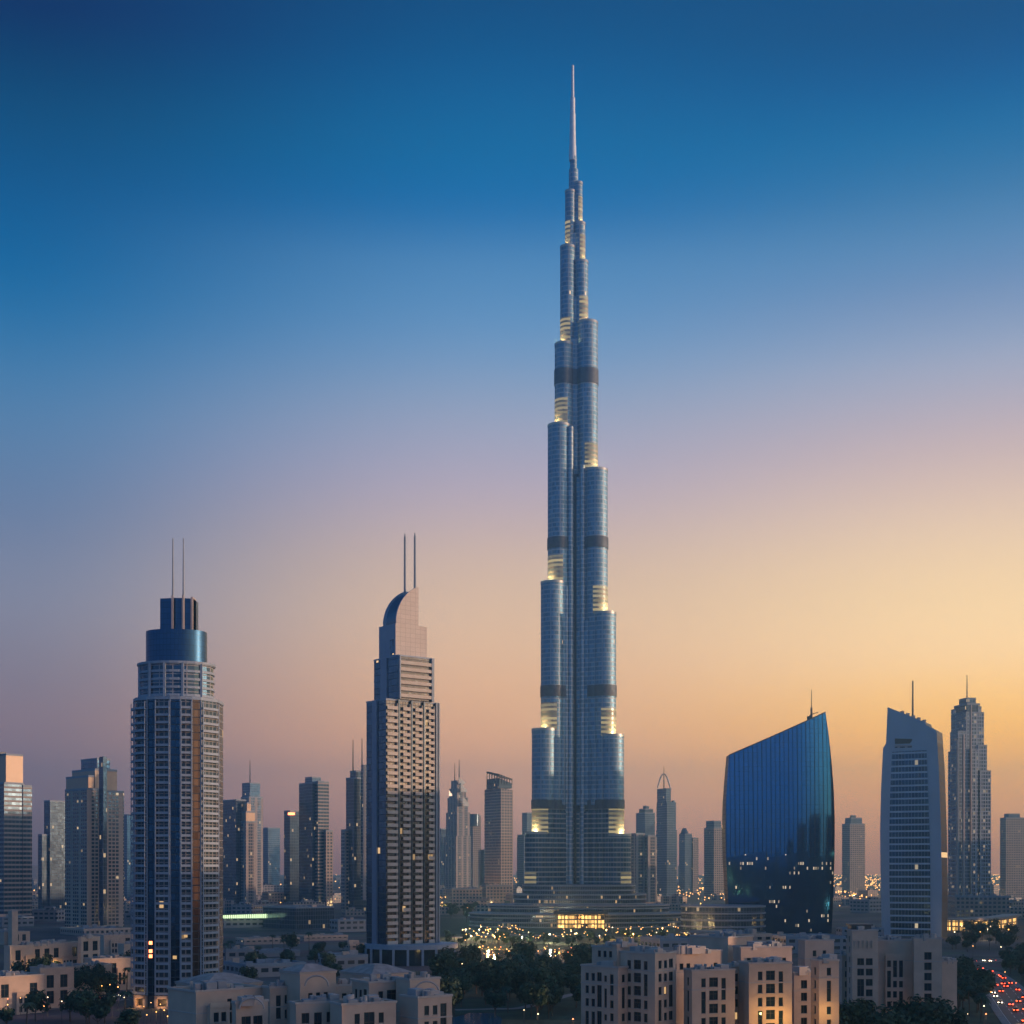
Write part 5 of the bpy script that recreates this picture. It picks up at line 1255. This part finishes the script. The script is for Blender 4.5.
lamp_row(28, 440, 524, 896, 909, 'ff', 'bright amber lamp on the street behind the park', 'street lamps behind the park', 60000, 4)
lamp_row(34, 634, 727, 881, 905, 'ff', 'distant amber lamp between the tallest tower and the blue glass building', 'distant lamps right of the tallest tower', 60000, 12)
lamp_row(24, 834, 884, 879, 906, 'ff', 'distant amber lamp right of the blue glass building', 'distant lamps right of the blue building', 60000, 9)
lamp_row(12, 30, 68, 892, 914, 'ff', 'distant lamp left of the stepped beige tower', 'distant lamps at the left', 14000, 6)
lamp_row(18, 256, 370, 882, 908, 'ff', 'distant lamp between the two mast towers', 'distant lamps between the mast towers', 14000, 7)
lamp_row(8, 992, 1024, 884, 906, 'ff', 'distant lamp at the right edge', 'distant lamps at the right edge')
lamp_row(14, 950, 1010, 926, 932, 'aw', 'lamp in front of the curved amber arcade', 'arcade lamps', 4000, 4)
lamp_row(8, 0, 62, 996, 1008, 'raw', 'lamp beside the left road', 'lamps of the left road', 130, 5)
lamp_row(8, 98, 134, 984, 998, 'aaw', 'lamp near the left foot of the twin mast tower', 'lamps at the twin mast tower', 220, 3)
lamp_row(9, 142, 176, 1002, 1018, 'aa', 'lamp in front of the lit portals of the twin mast tower', 'lamps before the portals', 380, 3)
lamp_row(8, 700, 790, 936, 942, 'aw', 'lamp on the roofscape behind the stone block', 'lamps behind the stone block', 3000, 4)
for px, py, k, lab in ((973, 946, 'a', 'tall lamp left of the pair in the dark garden'), (1001, 947, 'w', 'tall lamp right of the pair in the dark garden'), (1005, 972, 'a', 'lamp in the trees just beyond the bend of the road'), (1016, 983, 'r', 'lamp at the right edge among the trees'),
                       (991, 992, 'a', 'big lamp on the inner kerb of the bend'), (984, 1006, 'w', 'lamp right of the stone block, upper of the cluster'), (986, 1014, 'r', 'lamp right of the stone block, lower of the cluster'), (969, 985, 'w', 'small lamp in the trees close to the stone block'), (968, 1014, 'w', 'small lamp at the bottom right among trees'),
                       (524, 1010, 'w', 'lamp by the garden path, leftmost of three'), (538, 1014, 'w', 'lamp by the garden path, middle of three'), (573, 1019, 'r', 'reddish lamp at the foot of the large stone block'),
                       (851, 1007, 'a', 'amber lamp in the trees at the foot of the corner tower'), (885, 1013, 'a', 'amber lamp in the trees under the long stone wall'), (916, 1016, 'r', 'reddish lamp at the foot of the striped stone wing')):
    lamp(px, py, k, lab, 'single lamps', 1.0, 260 if k != 'w' else 100)
# everything farther off that nobody could count
mb = MB(); rq = random.Random(3)
for i in range(900):
    band = rq.choice(((0, 134, 875, 892), (225, 370, 873, 886), (440, 520, 874, 890), (630, 727, 873, 889), (634, 727, 876, 900), (834, 884, 873, 886), (834, 884, 877, 899), (990, 1030, 872, 890)))
    d = (CAMH - 8) * F / (rq.uniform(band[2], band[3]) - HOR); d = min(d, 9500); mb.ball(X(rq.uniform(band[0], band[1]), d), d, 8, d * .00042 * rq.uniform(.6, 1.5), 0)
for i in range(130):
    band = rq.choice(((464, 706, 925, 938), (464, 706, 925, 938), (478, 604, 946, 957), (440, 524, 895, 909)))
    d = (CAMH - 6) * F / (rq.uniform(band[2], band[3]) - HOR); mb.ball(X(rq.uniform(band[0], band[1]), d), d, 6, d * .0004 * rq.uniform(.6, 1.4), 0)
o = part('far_street_lights', mb, [M['lampfar']], None); tag(o, 'countless tiny amber street lights of the far city', 'street lights', kind='stuff')

# warm uplights against the stone walls, as the photograph shows at two wing corners, and along the long hall
def uplight(px, py, d, e, parent=None):
    l_ = bpy.data.lights.new('wall_uplight', 'POINT'); l_.energy = e; l_.color = (1, .55, .12); l_.shadow_soft_size = .3
    q = bpy.data.objects.new('wall_uplight', l_); COL.objects.link(q); q.location = (X(px, d), d, Z(py, d))
for px, py, d, e in ((764, 1020, 346, 700), (776, 1018, 348, 800), (788, 1020, 350, 600), (828, 1014, 352, 500), (836, 1014, 352, 400), (597, 1014, 346, 160), (648, 1020, 343, 160)): uplight(px, py, d, e)
for i in range(9): uplight(14 + i * 8.4, 969 - i * 1.1, 632 + i * 6, 260)

# ================================================================== cars
M['tail'] = plain('tail_light', (1, .1, .05), .4, noise=0, em=(1, .07, .02), es=14, sample=False)
M['head'] = plain('head_light', (1, 1, .9), .4, noise=0, em=(1, .85, .6), es=14, sample=False)
CARM = [plain('car_paint_%s' % n, c_, .3, .3, noise=0) for n, c_ in (('white', (.6, .6, .6)), ('silver', (.35, .36, .38)), ('black', (.03, .03, .035)), ('red', (.3, .03, .02)))]
def make_car(mi):
    t = thing('car', '', 'car'); mb = MB(); prof = [(-2.2, .35), (2.2, .35), (2.25, .75), (1.3, .92), (-1.9, .98), (-2.25, .8)]
    def extr(mb, prof, w):
        a = [(x, -w, z) for x, z in prof]; b = [(x, w, z) for x, z in prof]; mb.face(a); mb.face(b[::-1])
        for i in range(len(prof)): j = (i + 1) % len(prof); mb.face([a[j], a[i], b[i], b[j]])
    extr(mb, prof, .9); part('body', mb, [CARM[mi]], t)
    mb = MB(); extr(mb, [(-1.8, .97), (1.1, .93), (.4, 1.42), (-1.2, 1.45)], .78); part('cabin', mb, [M['pane']], t)
    for x in (-1.4, 1.4):
        for y in (-.88, .88):
            mb = MB(); mb.bar((x, y - .1, .34), (x, y + .1, .34), .34, 0, 12); part('wheel', mb, [M['frame']], t)
    for y in (-.65, .65):
        mb = MB(); mb.box(-2.27, y, .12, .5, .62, .9); part('tail_light', mb, [M['tail']], t)
        mb = MB(); mb.box(2.27, y, .12, .45, .55, .8); part('head_light', mb, [M['head']], t)
    return t
CP = [make_car(i) for i in range(4)]; used_c = set(); nmc = ['white', 'silver', 'black', 'dark red']
def cars(path, off, n, i0, i1, lanes, where, grp):
    for k in range(n):
        i = rt.uniform(i0, i1 - 1); a = int(i); s, rev = rt.choice(lanes); p = off(a, s); q = off(a + 1, s); dr = (q - p); p = p + dr * (i - a)
        if rev: dr = -dr
        c_ = rt.randrange(4); o = CP[c_] if c_ not in used_c else copy_tree(CP[c_]); used_c.add(c_)
        o.location = (p.x, p.y, .04); o.rotation_euler = (0, 0, math.atan2(dr.y, dr.x)); o['label'] = '%s car with its lights on, driving on the %s' % (nmc[c_], where); o['group'] = grp
cars(road_r, off_r, 60, 2, 62, ((-5.6, False), (-1.9, False), (1.9, False), (5.6, True)), 'curving road at the right', 'cars on the curving road')
cars(road_c, off_c, 10, 2, 38, ((-4, True), (0, False), (4, False)), 'straight road at the right', 'cars on the straight road')
cars(road_l, off_l, 12, 4, 42, ((-4.9, True), (-1.6, True), (1.6, False), (4.9, False)), 'road at the lower left', 'cars on the left road')
